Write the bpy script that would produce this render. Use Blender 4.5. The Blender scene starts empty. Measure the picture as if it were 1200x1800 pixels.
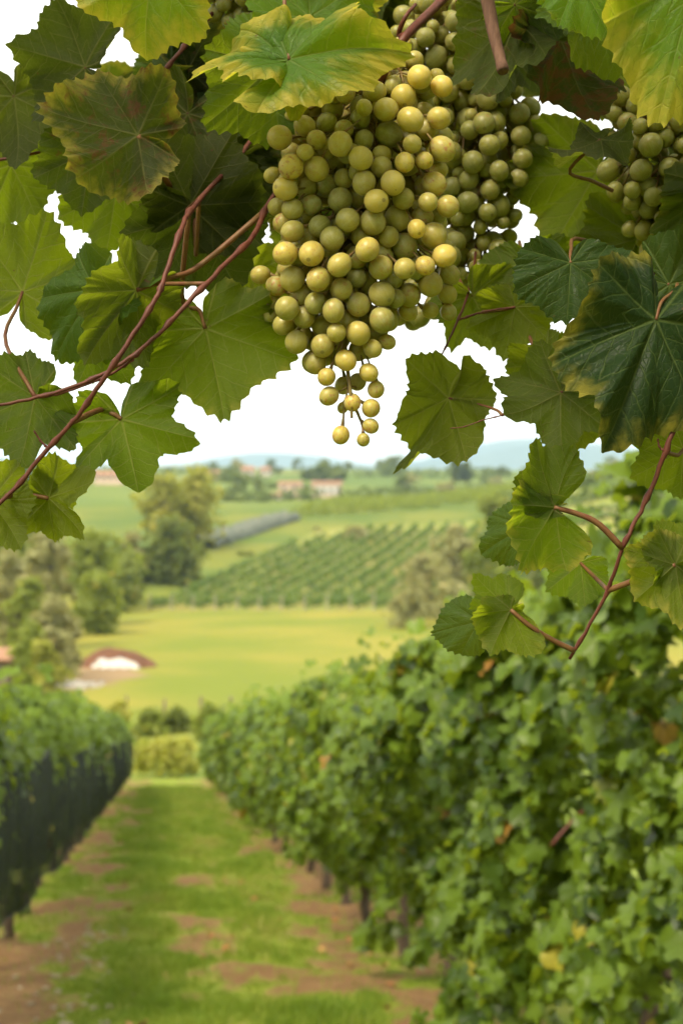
import bpy, math, random
import numpy as np
from mathutils import Vector, Matrix, noise as mnoise

random.seed(7)
rng = np.random.default_rng(11)
R = math.radians
scene = bpy.context.scene
COL = scene.collection

# ------------------------------------------------------------------ camera
CAMZ = 1.6
FPX = 2825.0                      # focal length in photo pixels (1200 x 1800)
HORIZON = 835.0
PITCH = math.atan((900 - HORIZON) / FPX)
cam_d = bpy.data.cameras.new("camera")
cam = bpy.data.objects.new("camera", cam_d)
COL.objects.link(cam)
cam.location = (0, 0, CAMZ)
cam.rotation_euler = (math.pi / 2 - PITCH, 0, 0)
cam_d.sensor_fit = 'VERTICAL'
cam_d.sensor_height = 22.3
cam_d.lens = FPX * 22.3 / 1800
cam_d.clip_start = 0.05
cam_d.clip_end = 30000
cam_d.dof.use_dof = True
cam_d.dof.focus_distance = 1.015
cam_d.dof.aperture_fstop = 7.6
scene.camera = cam

# ------------------------------------------------------------------ world, sun, exposure
SUN_DIR = Vector((-0.36, -0.50, 0.79)).normalized()      # towards the sun: behind the camera, high
world = bpy.data.worlds.new("World")
scene.world = world
world.use_nodes = True
nt = world.node_tree
nt.nodes.clear()
wo = nt.nodes.new('ShaderNodeOutputWorld')
bg = nt.nodes.new('ShaderNodeBackground')
sky = nt.nodes.new('ShaderNodeTexSky')
sky.sky_type = 'NISHITA'
sky.sun_disc = False
sky.sun_elevation = math.asin(SUN_DIR.z)
sky.sun_rotation = math.atan2(SUN_DIR.x, SUN_DIR.y)
sky.air_density = 1.0
sky.dust_density = 4.0
sky.ozone_density = 1.0
tc = nt.nodes.new('ShaderNodeTexCoord')
cn = nt.nodes.new('ShaderNodeTexNoise')
cn.inputs['Scale'].default_value = 2.2
cn.inputs['Detail'].default_value = 6
cr = nt.nodes.new('ShaderNodeMapRange')
cr.inputs['From Min'].default_value = 0.3
cr.inputs['From Max'].default_value = 0.62
cr.inputs['To Min'].default_value = 0.72
cr.inputs['To Max'].default_value = 1.0
mx = nt.nodes.new('ShaderNodeMix')
mx.data_type = 'RGBA'
mx.inputs[7].default_value = (6.8, 6.55, 5.8, 1)       # high bright cloud veil
nt.links.new(tc.outputs['Generated'], cn.inputs['Vector'])
nt.links.new(cn.outputs['Fac'], cr.inputs['Value'])
nt.links.new(cr.outputs['Result'], mx.inputs[0])
nt.links.new(sky.outputs['Color'], mx.inputs[6])
nt.links.new(mx.outputs[2], bg.inputs['Color'])
bg.inputs['Strength'].default_value = 0.1
nt.links.new(bg.outputs['Background'], wo.inputs['Surface'])

sun_d = bpy.data.lights.new("sun", 'SUN')
sun = bpy.data.objects.new("sun", sun_d)
COL.objects.link(sun)
sun_d.energy = 1.5
sun_d.angle = R(14)
sun_d.color = (1.0, 0.88, 0.64)
sun.rotation_euler = (-SUN_DIR).to_track_quat('-Z', 'Y').to_euler()
sun.location = (0, 0, 30)

vs = scene.view_settings
vs.view_transform = 'Standard'
vs.look = 'None'
vs.exposure = 1.75
vs.gamma = 1
vs.use_curve_mapping = False
cy = scene.cycles
cy.use_denoising = True
cy.use_adaptive_sampling = True
cy.adaptive_threshold = 0.02
try:
    cy.denoiser = 'OPENIMAGEDENOISE'
except Exception:
    pass
cy.max_bounces = 5
cy.diffuse_bounces = 3
cy.transmission_bounces = 4
cy.transparent_max_bounces = 12
cy.volume_bounces = 0
cy.caustics_reflective = False
cy.caustics_refractive = False
cy.sample_clamp_indirect = 6

# ------------------------------------------------------------------ camera geometry helpers
CP, SP = math.cos(PITCH), math.sin(PITCH)
CAM = np.array([0, 0, CAMZ])
CR = np.array([1.0, 0, 0])
CU = np.array([0, SP, CP])
CF = np.array([0, CP, -SP])

def P(px, py, d):
    """world point seen at photo pixel (px, py) at depth d metres"""
    return CAM + d * (CF + CR * ((px - 600) / FPX) + CU * ((900 - py) / FPX))

# ------------------------------------------------------------------ terrain
PROF_Y = np.array([-30, 0, 50, 60, 75, 100, 150, 205, 260, 310, 350, 390, 440, 520, 600, 720, 1000, 1500, 2200, 4000, 12000], float)
PROF_Z = np.array([4.9, 0, -8.15, -9.65, -11.35, -12.75, -14.0, -15.2, -11.6, -8.3, -6.2, -5.0, -7.5, -6.2, -3.4, -0.9, 2.2, 6.0, -10, -40, -60], float)
_dense = np.linspace(-30, 12000, 24061)
_dz = np.interp(_dense, PROF_Y, PROF_Z)
_k = np.ones(13) / 13
_sm = np.convolve(_dz, _k, 'same')
_sm[:14] = _dz[:14]
_sm[-14:] = _dz[-14:]

def terrain(x, y):
    x = np.asarray(x, float); y = np.asarray(y, float)
    z = np.interp(y, _dense, _sm)
    far = np.clip((y - 60) / 80, 0, 1)
    z = z + far * 11.0 * np.exp(-((x - 82) / 42) ** 2 - ((y - 330) / 130) ** 2)
    z = z + far * 0.25 * np.sin(x / 17 + 1) * np.sin(y / 23)
    ff = np.clip((y - 420) / 200, 0, 1)
    z = z + ff * (1.6 * np.sin(x / 75 + 0.5) * np.sin(y / 130) + 1.5 * np.sin(x / 170 + 2.2))
    return z

def T(px, d):
    x = (px - 600) / FPX * d
    return np.array([x, d, float(terrain(x, d))])

def ztop(py, d):
    return CAMZ + (HORIZON - py) / FPX * d

# ------------------------------------------------------------------ mesh / object helpers
WM = {}

def new_mesh(name, V, faces, mats=(), smooth=True, uv=None, attrs=None):
    V = np.asarray(V, np.float32).reshape(-1, 3)
    if not isinstance(faces, (list, tuple)):
        faces = [faces]
    faces = [np.asarray(f, np.int32) for f in faces if len(f)]
    me = bpy.data.meshes.new(name)
    me.vertices.add(len(V))
    me.vertices.foreach_set('co', V.ravel())
    tot = np.concatenate([np.full(len(f), f.shape[1], np.int32) for f in faces])
    idx = np.concatenate([f.ravel() for f in faces])
    st = np.concatenate([[0], np.cumsum(tot)[:-1]]).astype(np.int32)
    me.loops.add(len(idx))
    me.loops.foreach_set('vertex_index', idx)
    me.polygons.add(len(tot))
    me.polygons.foreach_set('loop_start', st)
    me.polygons.foreach_set('loop_total', tot)
    me.polygons.foreach_set('use_smooth', np.full(len(tot), smooth, bool))
    if uv is not None:
        ul = me.uv_layers.new(name='UVMap')
        ul.data.foreach_set('uv', np.asarray(uv, np.float32)[idx].ravel())
    for k, a in (attrs or {}).items():
        at = me.attributes.new(k, 'FLOAT', 'POINT')
        at.data.foreach_set('value', np.asarray(a, np.float32))
    for m in (mats if isinstance(mats, (list, tuple)) else [mats]):
        me.materials.append(m)
    me.update(calc_edges=True)
    return me

def link(name, data, parent=None, mw=None):
    """mw: world matrix wanted for the object (identity when mesh is in world space)"""
    o = bpy.data.objects.new(name, data)
    COL.objects.link(o)
    mw = mw or Matrix.Identity(4)
    if parent is not None:
        o.parent = parent
        o.matrix_parent_inverse = WM[parent.name].inverted()
    o.matrix_basis = mw
    WM[o.name] = mw
    return o

def thing(name, label, cat, loc, group=None, kind=None):
    o = link(name, None, None, Matrix.Translation(Vector(loc)))
    o.empty_display_size = 0.05
    return tag(o, label, cat, group, kind)

def tag(o, label=None, cat=None, group=None, kind=None):
    if label: o['label'] = label
    if cat: o['category'] = cat
    if group: o['group'] = group
    if kind: o['kind'] = kind
    return o

def tube(pts, radii, seg=8, cap=True):
    pts = np.asarray(pts, float)
    n = len(pts)
    radii = np.broadcast_to(np.asarray(radii, float), (n,))
    tan = np.gradient(pts, axis=0)
    tan /= np.linalg.norm(tan, axis=1)[:, None] + 1e-12
    ref = np.array([0, 0, 1.0]) if abs(tan[0][2]) < 0.9 else np.array([1.0, 0, 0])
    nrm = np.cross(tan[0], ref); nrm /= np.linalg.norm(nrm)
    V = []
    a = np.linspace(0, 2 * np.pi, seg, endpoint=False)
    for i in range(n):
        nrm = nrm - tan[i] * np.dot(nrm, tan[i]); nrm /= np.linalg.norm(nrm) + 1e-12
        b = np.cross(tan[i], nrm)
        V.append(pts[i] + radii[i] * (np.cos(a)[:, None] * nrm + np.sin(a)[:, None] * b))
    V = np.concatenate(V)
    i, j = np.meshgrid(np.arange(n - 1), np.arange(seg), indexing='ij')
    j2 = (j + 1) % seg
    Q = np.stack([i * seg + j, i * seg + j2, (i + 1) * seg + j2, (i + 1) * seg + j], -1).reshape(-1, 4)
    Tt = np.zeros((0, 3), int)
    if cap:
        V = np.concatenate([V, pts[:1], pts[-1:]])
        c0, c1 = n * seg, n * seg + 1
        jj = np.arange(seg)
        Tt = np.concatenate([np.stack([np.full(seg, c0), (jj + 1) % seg, jj], 1),
                             np.stack([np.full(seg, c1), (n - 1) * seg + jj, (n - 1) * seg + (jj + 1) % seg], 1)])
    return V, Q, Tt

class Acc:
    """collects shapes into one mesh"""
    def __init__(s): s.V = []; s.Q = []; s.T = []; s.n = 0
    def add(s, V, Q=None, Tt=None):
        s.V.append(V)
        if Q is not None and len(Q): s.Q.append(np.asarray(Q) + s.n)
        if Tt is not None and len(Tt): s.T.append(np.asarray(Tt) + s.n)
        s.n += len(V); return s
    def box(s, c, size, rz=0):
        c = np.asarray(c, float); h = np.asarray(size, float) / 2
        v = np.array([[x, y, z] for z in (-1, 1) for y in (-1, 1) for x in (-1, 1)], float) * h
        cs, sn = math.cos(rz), math.sin(rz)
        v = np.stack([v[:, 0] * cs - v[:, 1] * sn, v[:, 0] * sn + v[:, 1] * cs, v[:, 2]], 1) + c
        return s.add(v, np.array([[0, 2, 3, 1], [4, 5, 7, 6], [0, 1, 5, 4], [2, 6, 7, 3], [0, 4, 6, 2], [1, 3, 7, 5]]))
    def mesh(s, name, mat, smooth=True, attrs=None):
        fs = []
        if s.Q: fs.append(np.concatenate(s.Q))
        if s.T: fs.append(np.concatenate(s.T))
        return new_mesh(name, np.concatenate(s.V), fs, mat, smooth, attrs=attrs)

def spline(pts, n):
    """Catmull-Rom through pts (k x m), n samples"""
    p = np.asarray(pts, float)
    if len(p) == 2:
        t = np.linspace(0, 1, n)[:, None]
        return p[0] * (1 - t) + p[1] * t
    p = np.concatenate([2 * p[:1] - p[1:2], p, 2 * p[-1:] - p[-2:-1]])
    k = len(p) - 3
    out = []
    for t in np.linspace(0, k - 1e-6, n):
        i = int(t); f = t - i
        a, b, c, d = p[i:i + 4]
        out.append(0.5 * (2 * b + (c - a) * f + (2 * a - 5 * b + 4 * c - d) * f * f + (3 * b - a - 3 * c + d) * f ** 3))
    return np.array(out)

def sinoise(seed, scale, n=7, dim=3):
    """cheap smooth noise made of random sines; returns f(points[...,dim]) in about -1..1"""
    r = np.random.default_rng(seed)
    k = r.normal(size=(n, dim)); k *= (scale * r.uniform(0.5, 1.6, n) / np.linalg.norm(k, axis=1))[:, None]
    ph = r.uniform(0, 6.28, n)
    return lambda p: np.sin(np.asarray(p) @ k.T + ph).sum(-1) / (0.75 * math.sqrt(n) * 1.6)

# ------------------------------------------------------------------ materials
class NT:
    def __init__(s, name):
        s.m = bpy.data.materials.new(name); s.m.use_nodes = True
        s.t = s.m.node_tree; s.t.nodes.clear()
        s.out = s.t.nodes.new('ShaderNodeOutputMaterial')
    def n(s, kind, **kw):
        nd = s.t.nodes.new(kind)
        for k, v in kw.items(): setattr(nd, k, v)
        return nd
    def set(s, sock, v):
        if isinstance(v, bpy.types.NodeSocket): s.t.links.new(v, sock)
        elif isinstance(v, (tuple, list)):
            v = tuple(v)
            if sock.type == 'RGBA' and len(v) == 3: v = v + (1,)
            sock.default_value = v
        else: sock.default_value = v
    def math(s, op, a, b=0.0, c=0.0, clamp=False):
        nd = s.n('ShaderNodeMath', operation=op); nd.use_clamp = clamp
        for i, v in enumerate((a, b, c)): s.set(nd.inputs[i], v)
        return nd.outputs[0]
    def mr(s, v, a, b, c=0.0, d=1.0, smooth=True):
        nd = s.n('ShaderNodeMapRange'); nd.interpolation_type = 'SMOOTHSTEP' if smooth else 'LINEAR'
        for k, x in zip(('Value', 'From Min', 'From Max', 'To Min', 'To Max'), (v, a, b, c, d)): s.set(nd.inputs[k], x)
        return nd.outputs[0]
    def mix(s, f, a, b, mode='MIX'):
        nd = s.n('ShaderNodeMix', data_type='RGBA', blend_type=mode)
        s.set(nd.inputs[0], f); s.set(nd.inputs[6], a); s.set(nd.inputs[7], b)
        return nd.outputs[2]
    def noise(s, scale, vec=None, detail=3, rough=0.55, dist=0.0):
        nd = s.n('ShaderNodeTexNoise')
        nd.inputs['Scale'].default_value = scale; nd.inputs['Detail'].default_value = detail
        nd.inputs['Roughness'].default_value = rough; nd.inputs['Distortion'].default_value = dist
        if vec is not None: s.set(nd.inputs['Vector'], vec)
        return nd.outputs['Fac']
    def attr(s, name, kind='GEOMETRY'):
        nd = s.n('ShaderNodeAttribute', attribute_type=kind, attribute_name=name)
        return nd.outputs['Fac']
    def sep(s, v):
        nd = s.n('ShaderNodeSeparateXYZ'); s.set(nd.inputs[0], v); return nd.outputs
    def obj(s): return s.n('ShaderNodeTexCoord').outputs['Object']
    def pos(s): return s.n('ShaderNodeNewGeometry').outputs['Position']
    def bump(s, h, strength, dist=0.01):
        nd = s.n('ShaderNodeBump'); s.set(nd.inputs['Height'], h)
        nd.inputs['Strength'].default_value = strength; nd.inputs['Distance'].default_value = dist
        return nd.outputs[0]
    def bsdf(s, base, rough=0.6, spec=0.4, normal=None, **kw):
        nd = s.n('ShaderNodeBsdfPrincipled')
        s.set(nd.inputs['Base Color'], base); s.set(nd.inputs['Roughness'], rough)
        s.set(nd.inputs['Specular IOR Level'], spec)
        if normal is not None: s.set(nd.inputs['Normal'], normal)
        for k, v in kw.items(): s.set(nd.inputs[k.replace('_', ' ')], v)
        return nd.outputs[0]
    def done(s, sh): s.t.links.new(sh, s.out.inputs['Surface']); return s.m
    def mixsh(s, f, a, b):
        nd = s.n('ShaderNodeMixShader'); s.set(nd.inputs[0], f)
        s.t.links.new(a, nd.inputs[1]); s.t.links.new(b, nd.inputs[2]); return nd.outputs[0]

def mat_hero_leaf():
    g = NT("vine_leaf")
    uvn = g.n('ShaderNodeUVMap').outputs[0]
    x, y, _ = g.sep(uvn)
    th = g.math('ARCTAN2', x, y)
    r = g.math('SQRT', g.math('ADD', g.math('MULTIPLY', x, x), g.math('MULTIPLY', y, y)))
    ph = g.math('WRAP', th, R(26), R(-26))
    u = g.math('MULTIPLY', r, g.math('COSINE', ph))
    v = g.math('ABSOLUTE', g.math('MULTIPLY', r, g.math('SINE', ph)))
    wob = g.noise(5, uvn, 2)
    v2 = g.math('ADD', v, g.math('MULTIPLY', g.math('SUBTRACT', wob, 0.5), 0.02))
    main = g.mr(g.math('ADD', g.math('ABSOLUTE', v2), g.math('MULTIPLY', u, 0.008)), 0.004, 0.019, 1, 0)
    s = g.math('DIVIDE', g.math('SUBTRACT', g.math('ADD', u, g.math('MULTIPLY', g.math('SUBTRACT', wob, 0.5), 0.10)), g.math('MULTIPLY', v, 0.85)), 0.17)
    sec = g.mr(g.math('MULTIPLY', g.math('ABSOLUTE', g.math('WRAP', s, 0.5, -0.5)), 0.17), 0.002, 0.013, 1, 0)
    vo = g.n('ShaderNodeTexVoronoi', feature='DISTANCE_TO_EDGE')
    vo.inputs['Scale'].default_value = 16
    g.set(vo.inputs['Vector'], uvn)
    ter = g.mr(vo.outputs['Distance'], 0.0, 0.09, 1, 0)
    vein = g.math('MAXIMUM', main, g.math('MAXIMUM', g.math('MULTIPLY', sec, 0.6), g.math('MULTIPLY', ter, 0.22)))
    wide = g.math('MAXIMUM', g.mr(v, 0.02, 0.11, 1, 0), g.mr(g.math('MULTIPLY', g.math('ABSOLUTE', g.math('WRAP', s, 0.5, -0.5)), 0.17), 0.01, 0.06, 0.7, 0))
    oi = g.n('ShaderNodeObjectInfo')
    sc = g.n('ShaderNodeSeparateColor'); g.t.links.new(oi.outputs['Color'], sc.inputs[0])
    yel, dark, brown = sc.outputs[0], sc.outputs[1], sc.outputs[2]  # dark: paints shade and deeper leaf tone into the colour
    rnd = oi.outputs['Random']
    rim = g.attr('rim')
    big = g.noise(3.0, g.obj(), 4)
    ob = g.n('ShaderNodeVectorMath', operation='ADD')
    g.set(ob.inputs[0], uvn); cb = g.n('ShaderNodeCombineXYZ'); g.set(cb.inputs[0], g.math('MULTIPLY', rnd, 40.0)); g.set(ob.inputs[1], cb.outputs[0])
    n1 = g.noise(4.5, ob.outputs[0], 5, 0.6)
    n2 = g.noise(22, ob.outputs[0], 3)
    # yellowing creeps in from the margin between the veins
    yv = g.math('ADD', rim, g.math('MULTIPLY', g.math('SUBTRACT', n1, 0.5), 0.9))
    yv = g.math('SUBTRACT', yv, g.math('MULTIPLY', wide, 0.14))
    thr = g.math('SUBTRACT', 1.25, g.math('MULTIPLY', yel, 0.9))
    ymask = g.mr(g.math('SUBTRACT', yv, thr), -0.25, 0.40)
    ymask = g.math('MULTIPLY', ymask, g.mr(yel, 0.02, 0.15))
    bmask = g.mr(g.math('ADD', g.math('ADD', n1, g.math('MULTIPLY', n2, 0.25)), g.math('MULTIPLY', brown, 0.55)), 0.82, 1.02)
    vs_ = g.n('ShaderNodeTexVoronoi'); vs_.inputs['Scale'].default_value = 7; g.set(vs_.inputs['Vector'], ob.outputs[0])
    spot = g.math('MULTIPLY', g.mr(vs_.outputs['Distance'], 0.03, 0.13, 1, 0), g.mr(n1, 0.52, 0.6))
    bmask = g.math('MAXIMUM', bmask, g.math('MULTIPLY', spot, 0.75))
    back = g.n('ShaderNodeNewGeometry').outputs['Backfacing']
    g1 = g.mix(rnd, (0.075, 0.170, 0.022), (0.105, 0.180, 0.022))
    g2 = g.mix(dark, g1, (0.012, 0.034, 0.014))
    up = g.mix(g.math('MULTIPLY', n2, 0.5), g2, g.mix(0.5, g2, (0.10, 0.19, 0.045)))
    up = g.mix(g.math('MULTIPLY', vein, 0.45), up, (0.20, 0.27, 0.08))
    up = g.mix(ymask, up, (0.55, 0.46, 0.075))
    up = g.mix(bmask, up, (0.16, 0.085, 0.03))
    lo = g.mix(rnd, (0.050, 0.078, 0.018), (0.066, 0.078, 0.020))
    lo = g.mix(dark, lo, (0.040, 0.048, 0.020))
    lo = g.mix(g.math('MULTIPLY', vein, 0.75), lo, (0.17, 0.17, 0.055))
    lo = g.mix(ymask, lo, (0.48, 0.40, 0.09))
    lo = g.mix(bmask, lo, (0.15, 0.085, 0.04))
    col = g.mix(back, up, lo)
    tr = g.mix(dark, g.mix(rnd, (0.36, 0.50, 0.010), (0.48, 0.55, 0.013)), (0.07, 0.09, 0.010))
    tr = g.mix(g.math('MULTIPLY', vein, 0.5), tr, g.mix(dark, (0.62, 0.62, 0.12), (0.16, 0.16, 0.05)))
    tr = g.mix(g.math('MULTIPLY', ymask, 0.8), tr, (0.70, 0.55, 0.05))
    tr = g.mix(bmask, tr, (0.20, 0.08, 0.02))
    h = g.math('ADD', g.math('MULTIPLY', g.math('SUBTRACT', 1.0, g.math('MAXIMUM', main, g.math('MULTIPLY', sec, 0.6))), 1.0),
               g.math('ADD', g.math('MULTIPLY', n2, 0.35), g.math('MULTIPLY', ter, -0.25)))
    bp = g.bump(h, 0.55, 0.0012)
    rough = g.math('ADD', g.math('MULTIPLY', back, 0.25), g.mr(n1, 0.3, 0.7, 0.36, 0.52))
    pr = g.bsdf(col, rough, 0.20, bp)
    tl = g.n('ShaderNodeBsdfTranslucent'); g.set(tl.inputs[0], tr); g.set(tl.inputs['Normal'], bp)
    return g.done(g.mixsh(0.56, pr, tl.outputs[0]))

def mat_row_leaf(name, c1, c2, yc, tint_attr=True, trans=(0.20, 0.30, 0.025), tf=0.38, rough=0.42, spec=0.22, ylo=0.92):
    """leaves of hedges and trees: tint comes from a per-leaf attribute or the object's random value"""
    g = NT(name)
    if tint_attr: tv = g.attr('tint')
    else: tv = g.n('ShaderNodeObjectInfo').outputs['Random']
    n = g.noise(9, g.obj(), 3)
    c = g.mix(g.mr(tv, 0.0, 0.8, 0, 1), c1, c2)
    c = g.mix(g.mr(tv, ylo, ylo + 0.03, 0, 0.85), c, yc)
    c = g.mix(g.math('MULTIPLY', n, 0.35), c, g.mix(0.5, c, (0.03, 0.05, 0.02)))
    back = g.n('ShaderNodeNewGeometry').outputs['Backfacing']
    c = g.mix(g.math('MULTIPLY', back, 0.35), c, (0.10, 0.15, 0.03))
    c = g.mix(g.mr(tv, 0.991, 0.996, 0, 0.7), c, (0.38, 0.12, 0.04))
    pr = g.bsdf(c, rough, spec)
    tl = g.n('ShaderNodeBsdfTranslucent'); g.set(tl.inputs[0], g.mix(g.mr(tv, ylo, ylo + 0.03), trans, (0.45, 0.38, 0.04)))
    return g.done(g.mixsh(tf, pr, tl.outputs[0]))

def mat_bark(name, c1, c2, scale=60, rough=0.75, bump=0.5, dist=0.003, stretch=0.15):
    g = NT(name)
    mp = g.n('ShaderNodeMapping'); g.set(mp.inputs[0], g.obj()); mp.inputs['Scale'].default_value = (1, 1, stretch)
    n = g.noise(scale, mp.outputs[0], 5, 0.65)
    n2 = g.noise(scale * 0.25, g.obj(), 3)
    c = g.mix(g.mr(n, 0.3, 0.7), c1, c2)
    c = g.mix(g.math('MULTIPLY', n2, 0.4), c, g.mix(0.5, c2, (0.05, 0.03, 0.02)))
    return g.done(g.bsdf(c, rough, 0.3, g.bump(n, bump, dist)))

def mat_plain(name, c1, c2, scale=4, rough=0.8, bump=0.2, dist=0.02):
    g = NT(name)
    n = g.noise(scale, g.obj(), 5, 0.6)
    return g.done(g.bsdf(g.mix(g.mr(n, 0.3, 0.7), c1, c2), rough, 0.3, g.bump(n, bump, dist)))

def mat_grape():
    g = NT("grape_skin")
    oi = g.n('ShaderNodeObjectInfo')
    sc = g.n('ShaderNodeSeparateColor'); g.t.links.new(oi.outputs['Color'], sc.inputs[0])
    gold, brown = sc.outputs[0], sc.outputs[1]
    rnd = oi.outputs['Random']
    o = g.obj()
    ad = g.n('ShaderNodeVectorMath', operation='ADD'); g.set(ad.inputs[0], o)
    cb = g.n('ShaderNodeCombineXYZ'); g.set(cb.inputs[0], g.math('MULTIPLY', rnd, 60.0)); g.set(cb.inputs[1], g.math('MULTIPLY', rnd, 23.0)); g.set(ad.inputs[1], cb.outputs[0])
    ov = ad.outputs[0]
    n1 = g.noise(1.6, ov, 4); n2 = g.noise(7, ov, 4); n3 = g.noise(2.6, ov, 3)
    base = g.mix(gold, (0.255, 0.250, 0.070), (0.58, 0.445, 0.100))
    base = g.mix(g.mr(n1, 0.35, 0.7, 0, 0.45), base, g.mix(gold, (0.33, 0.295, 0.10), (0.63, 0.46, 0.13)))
    # faint meridian veins under the skin
    x, y, z = g.sep(o)
    mer = g.math('SINE', g.math('ADD', g.math('MULTIPLY', g.math('ARCTAN2', x, y), 9.0), g.math('MULTIPLY', n2, 3.0)))
    base = g.mix(g.mr(mer, 0.5, 1.0, 0, 0.12), base, (0.62, 0.56, 0.26))
    # russet cheek
    base = g.mix(g.math('MULTIPLY', g.mr(n3, 0.50, 0.72), brown), base, (0.36, 0.13, 0.06))
    # specks
    vo = g.n('ShaderNodeTexVoronoi'); vo.inputs['Scale'].default_value = 4.6; g.set(vo.inputs['Vector'], ov)
    sp = g.math('MULTIPLY', g.mr(vo.outputs['Distance'], 0.06, 0.14, 1, 0), g.mr(n2, 0.44, 0.56))
    base = g.mix(g.math('MULTIPLY', sp, 0.8), base, (0.15, 0.08, 0.03))
    scar = g.mr(z, 1.0365, 1.0395)
    base = g.mix(g.math('MULTIPLY', scar, 0.5), base, (0.09, 0.05, 0.02))
    # waxy bloom
    bloom = g.math('MAXIMUM', g.mr(n2, 0.40, 0.75, 0.0, 0.20), g.mr(n1, 0.50, 0.68, 0.0, 0.30))
    base = g.mix(bloom, base, (0.42, 0.43, 0.30))
    rough = g.mr(n2, 0.3, 0.7, 0.30, 0.48)
    pr = g.bsdf(base, rough, 0.45, g.bump(n2, 0.06, 0.0006), Subsurface_Weight=1.0, Subsurface_Scale=0.014,
                Subsurface_Radius=(1.0, 0.85, 0.22))
    return g.done(pr)

M_LEAF = mat_hero_leaf()
M_GRAPE = mat_grape()
M_CANE = mat_bark("red_cane", (0.085, 0.020, 0.017), (0.165, 0.048, 0.032), 220, 0.5, 0.35, 0.0006)
M_PETIOLE = mat_bark("leaf_stalk", (0.16, 0.050, 0.030), (0.20, 0.11, 0.040), 160, 0.5, 0.2, 0.0004)
M_DRY = mat_bark("dry_cane", (0.085, 0.040, 0.028), (0.19, 0.10, 0.068), 240, 0.8, 0.9, 0.0016, 0.08)
M_STALK = mat_bark("bunch_stalk", (0.19, 0.17, 0.05), (0.26, 0.14, 0.06), 200, 0.6, 0.3, 0.0004)
M_TRUNK = mat_bark("vine_trunk", (0.05, 0.036, 0.026), (0.12, 0.085, 0.06), 30, 0.9, 0.9, 0.02)
M_TREEBARK = mat_bark("tree_bark", (0.10, 0.08, 0.06), (0.20, 0.17, 0.13), 6, 0.9, 0.7, 0.05)
M_POST = mat_plain("concrete_post", (0.24, 0.21, 0.15), (0.34, 0.30, 0.23), 5)
M_WOOD = mat_bark("weathered_wood", (0.12, 0.09, 0.06), (0.22, 0.17, 0.12), 12, 0.9, 0.6, 0.02)
M_ROW = mat_row_leaf("row_leaf", (0.015, 0.040, 0.005), (0.130, 0.205, 0.019), (0.42, 0.36, 0.05), trans=(0.34, 0.43, 0.02), tf=0.38, rough=0.38, spec=0.22)
M_ROWOBJ = mat_row_leaf("row_leaf_single", (0.017, 0.045, 0.006), (0.138, 0.212, 0.021), (0.42, 0.36, 0.05), tint_attr=False, ylo=0.975, trans=(0.34, 0.43, 0.02), tf=0.38, rough=0.38, spec=0.22)

# ------------------------------------------------------------------ vine leaf shapes
CTRL = [(0, 1.0), (25, .66), (50, .88), (77, .58), (104, .72), (132, .56), (152, .52), (168, .34), (180, .08)]

def leaf_radius(th, seed, lobing=1.0, teeth=0.038, cut=1.0):
    r = np.random.default_rng(seed)
    out = np.zeros_like(th)
    for side in (-1, 1):
        ang = np.array([c[0] + (r.normal() * 4.5 if 0 < c[0] < 165 else 0) for c in CTRL])
        val = np.array([c[1] * (1 + (r.normal() * 0.075 if c[0] < 165 else 0)) for c in CTRL])
        for i in (1, 3):
            mean = (val[i - 1] + val[i + 1]) / 2
            val[i] = mean + (val[i] - mean) * lobing
        val[0] = 1.0
        m = (th * side) >= 0
        a = np.degrees(np.abs(th[m]))
        k = np.clip(np.searchsorted(ang, a, 'right') - 1, 0, len(ang) - 2)
        f = np.clip((a - ang[k]) / (ang[k + 1] - ang[k]), 0, 1)
        s = f * f * (3 - 2 * f)
        s = 0.55 * s + 0.45 * f
        out[m] = val[k] * (1 - s) + val[k + 1] * s
    a = np.degrees(np.abs(th))
    out = out * (1 - (1 - cut) * np.clip((a - 78) / 25, 0, 1))
    ph = r.uniform(0, 1)
    saw = (a / 8.0 + ph + 0.25 * np.sin(a / 13 + ph * 5)) % 1.0
    saw = np.where(saw < 0.62, saw / 0.62, (1 - saw) / 0.38)
    saw = saw ** 1.5
    fine = (a / 4.1 + ph * 3) % 1.0
    fine = np.abs(fine - 0.5) * 2
    out = out * (1 + (teeth * (saw - 0.4) * 2 * (0.75 + 0.35 * np.sin(a / 6.1 + ph * 9)) + teeth * 0.25 * (fine - 0.5)) * np.clip((168 - a) / 25, 0, 1))
    return out

def leaf_z(x, y, rho, seed, fold, curl, wave, side_curl=0.0, pucker=1.0):
    r = np.random.default_rng(seed + 991)
    th = np.arctan2(x, y); rr = np.hypot(x, y)
    ph = (th + R(26)) % R(52) - R(26)
    v = np.abs(rr * np.sin(ph)); u = rr * np.cos(ph)
    z = -0.030 * np.exp(-(v / 0.045) ** 2) * np.minimum(rr * 4, 1) * pucker
    s = (u - v * 0.85) / 0.17
    z = z + 0.008 * np.cos(2 * np.pi * (s - 0.5)) * np.minimum(v * 9, 1) * pucker
    z = z + fold * np.abs(x)
    z = z - curl * rho ** 2 * np.minimum(rr, 1) * 0.55
    z = z - side_curl * x * np.abs(x)
    z = z - curl * 0.35 * np.clip(y, 0, 2) ** 2
    p1, p2, p3 = r.uniform(0, 6.28, 3)
    z = z + 1.5 * wave * rho ** 2 * (0.10 * np.sin(3 * th + p1) + 0.07 * np.sin(5 * th + p2) + 0.035 * np.sin(11 * th + p3))
    return z

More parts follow.
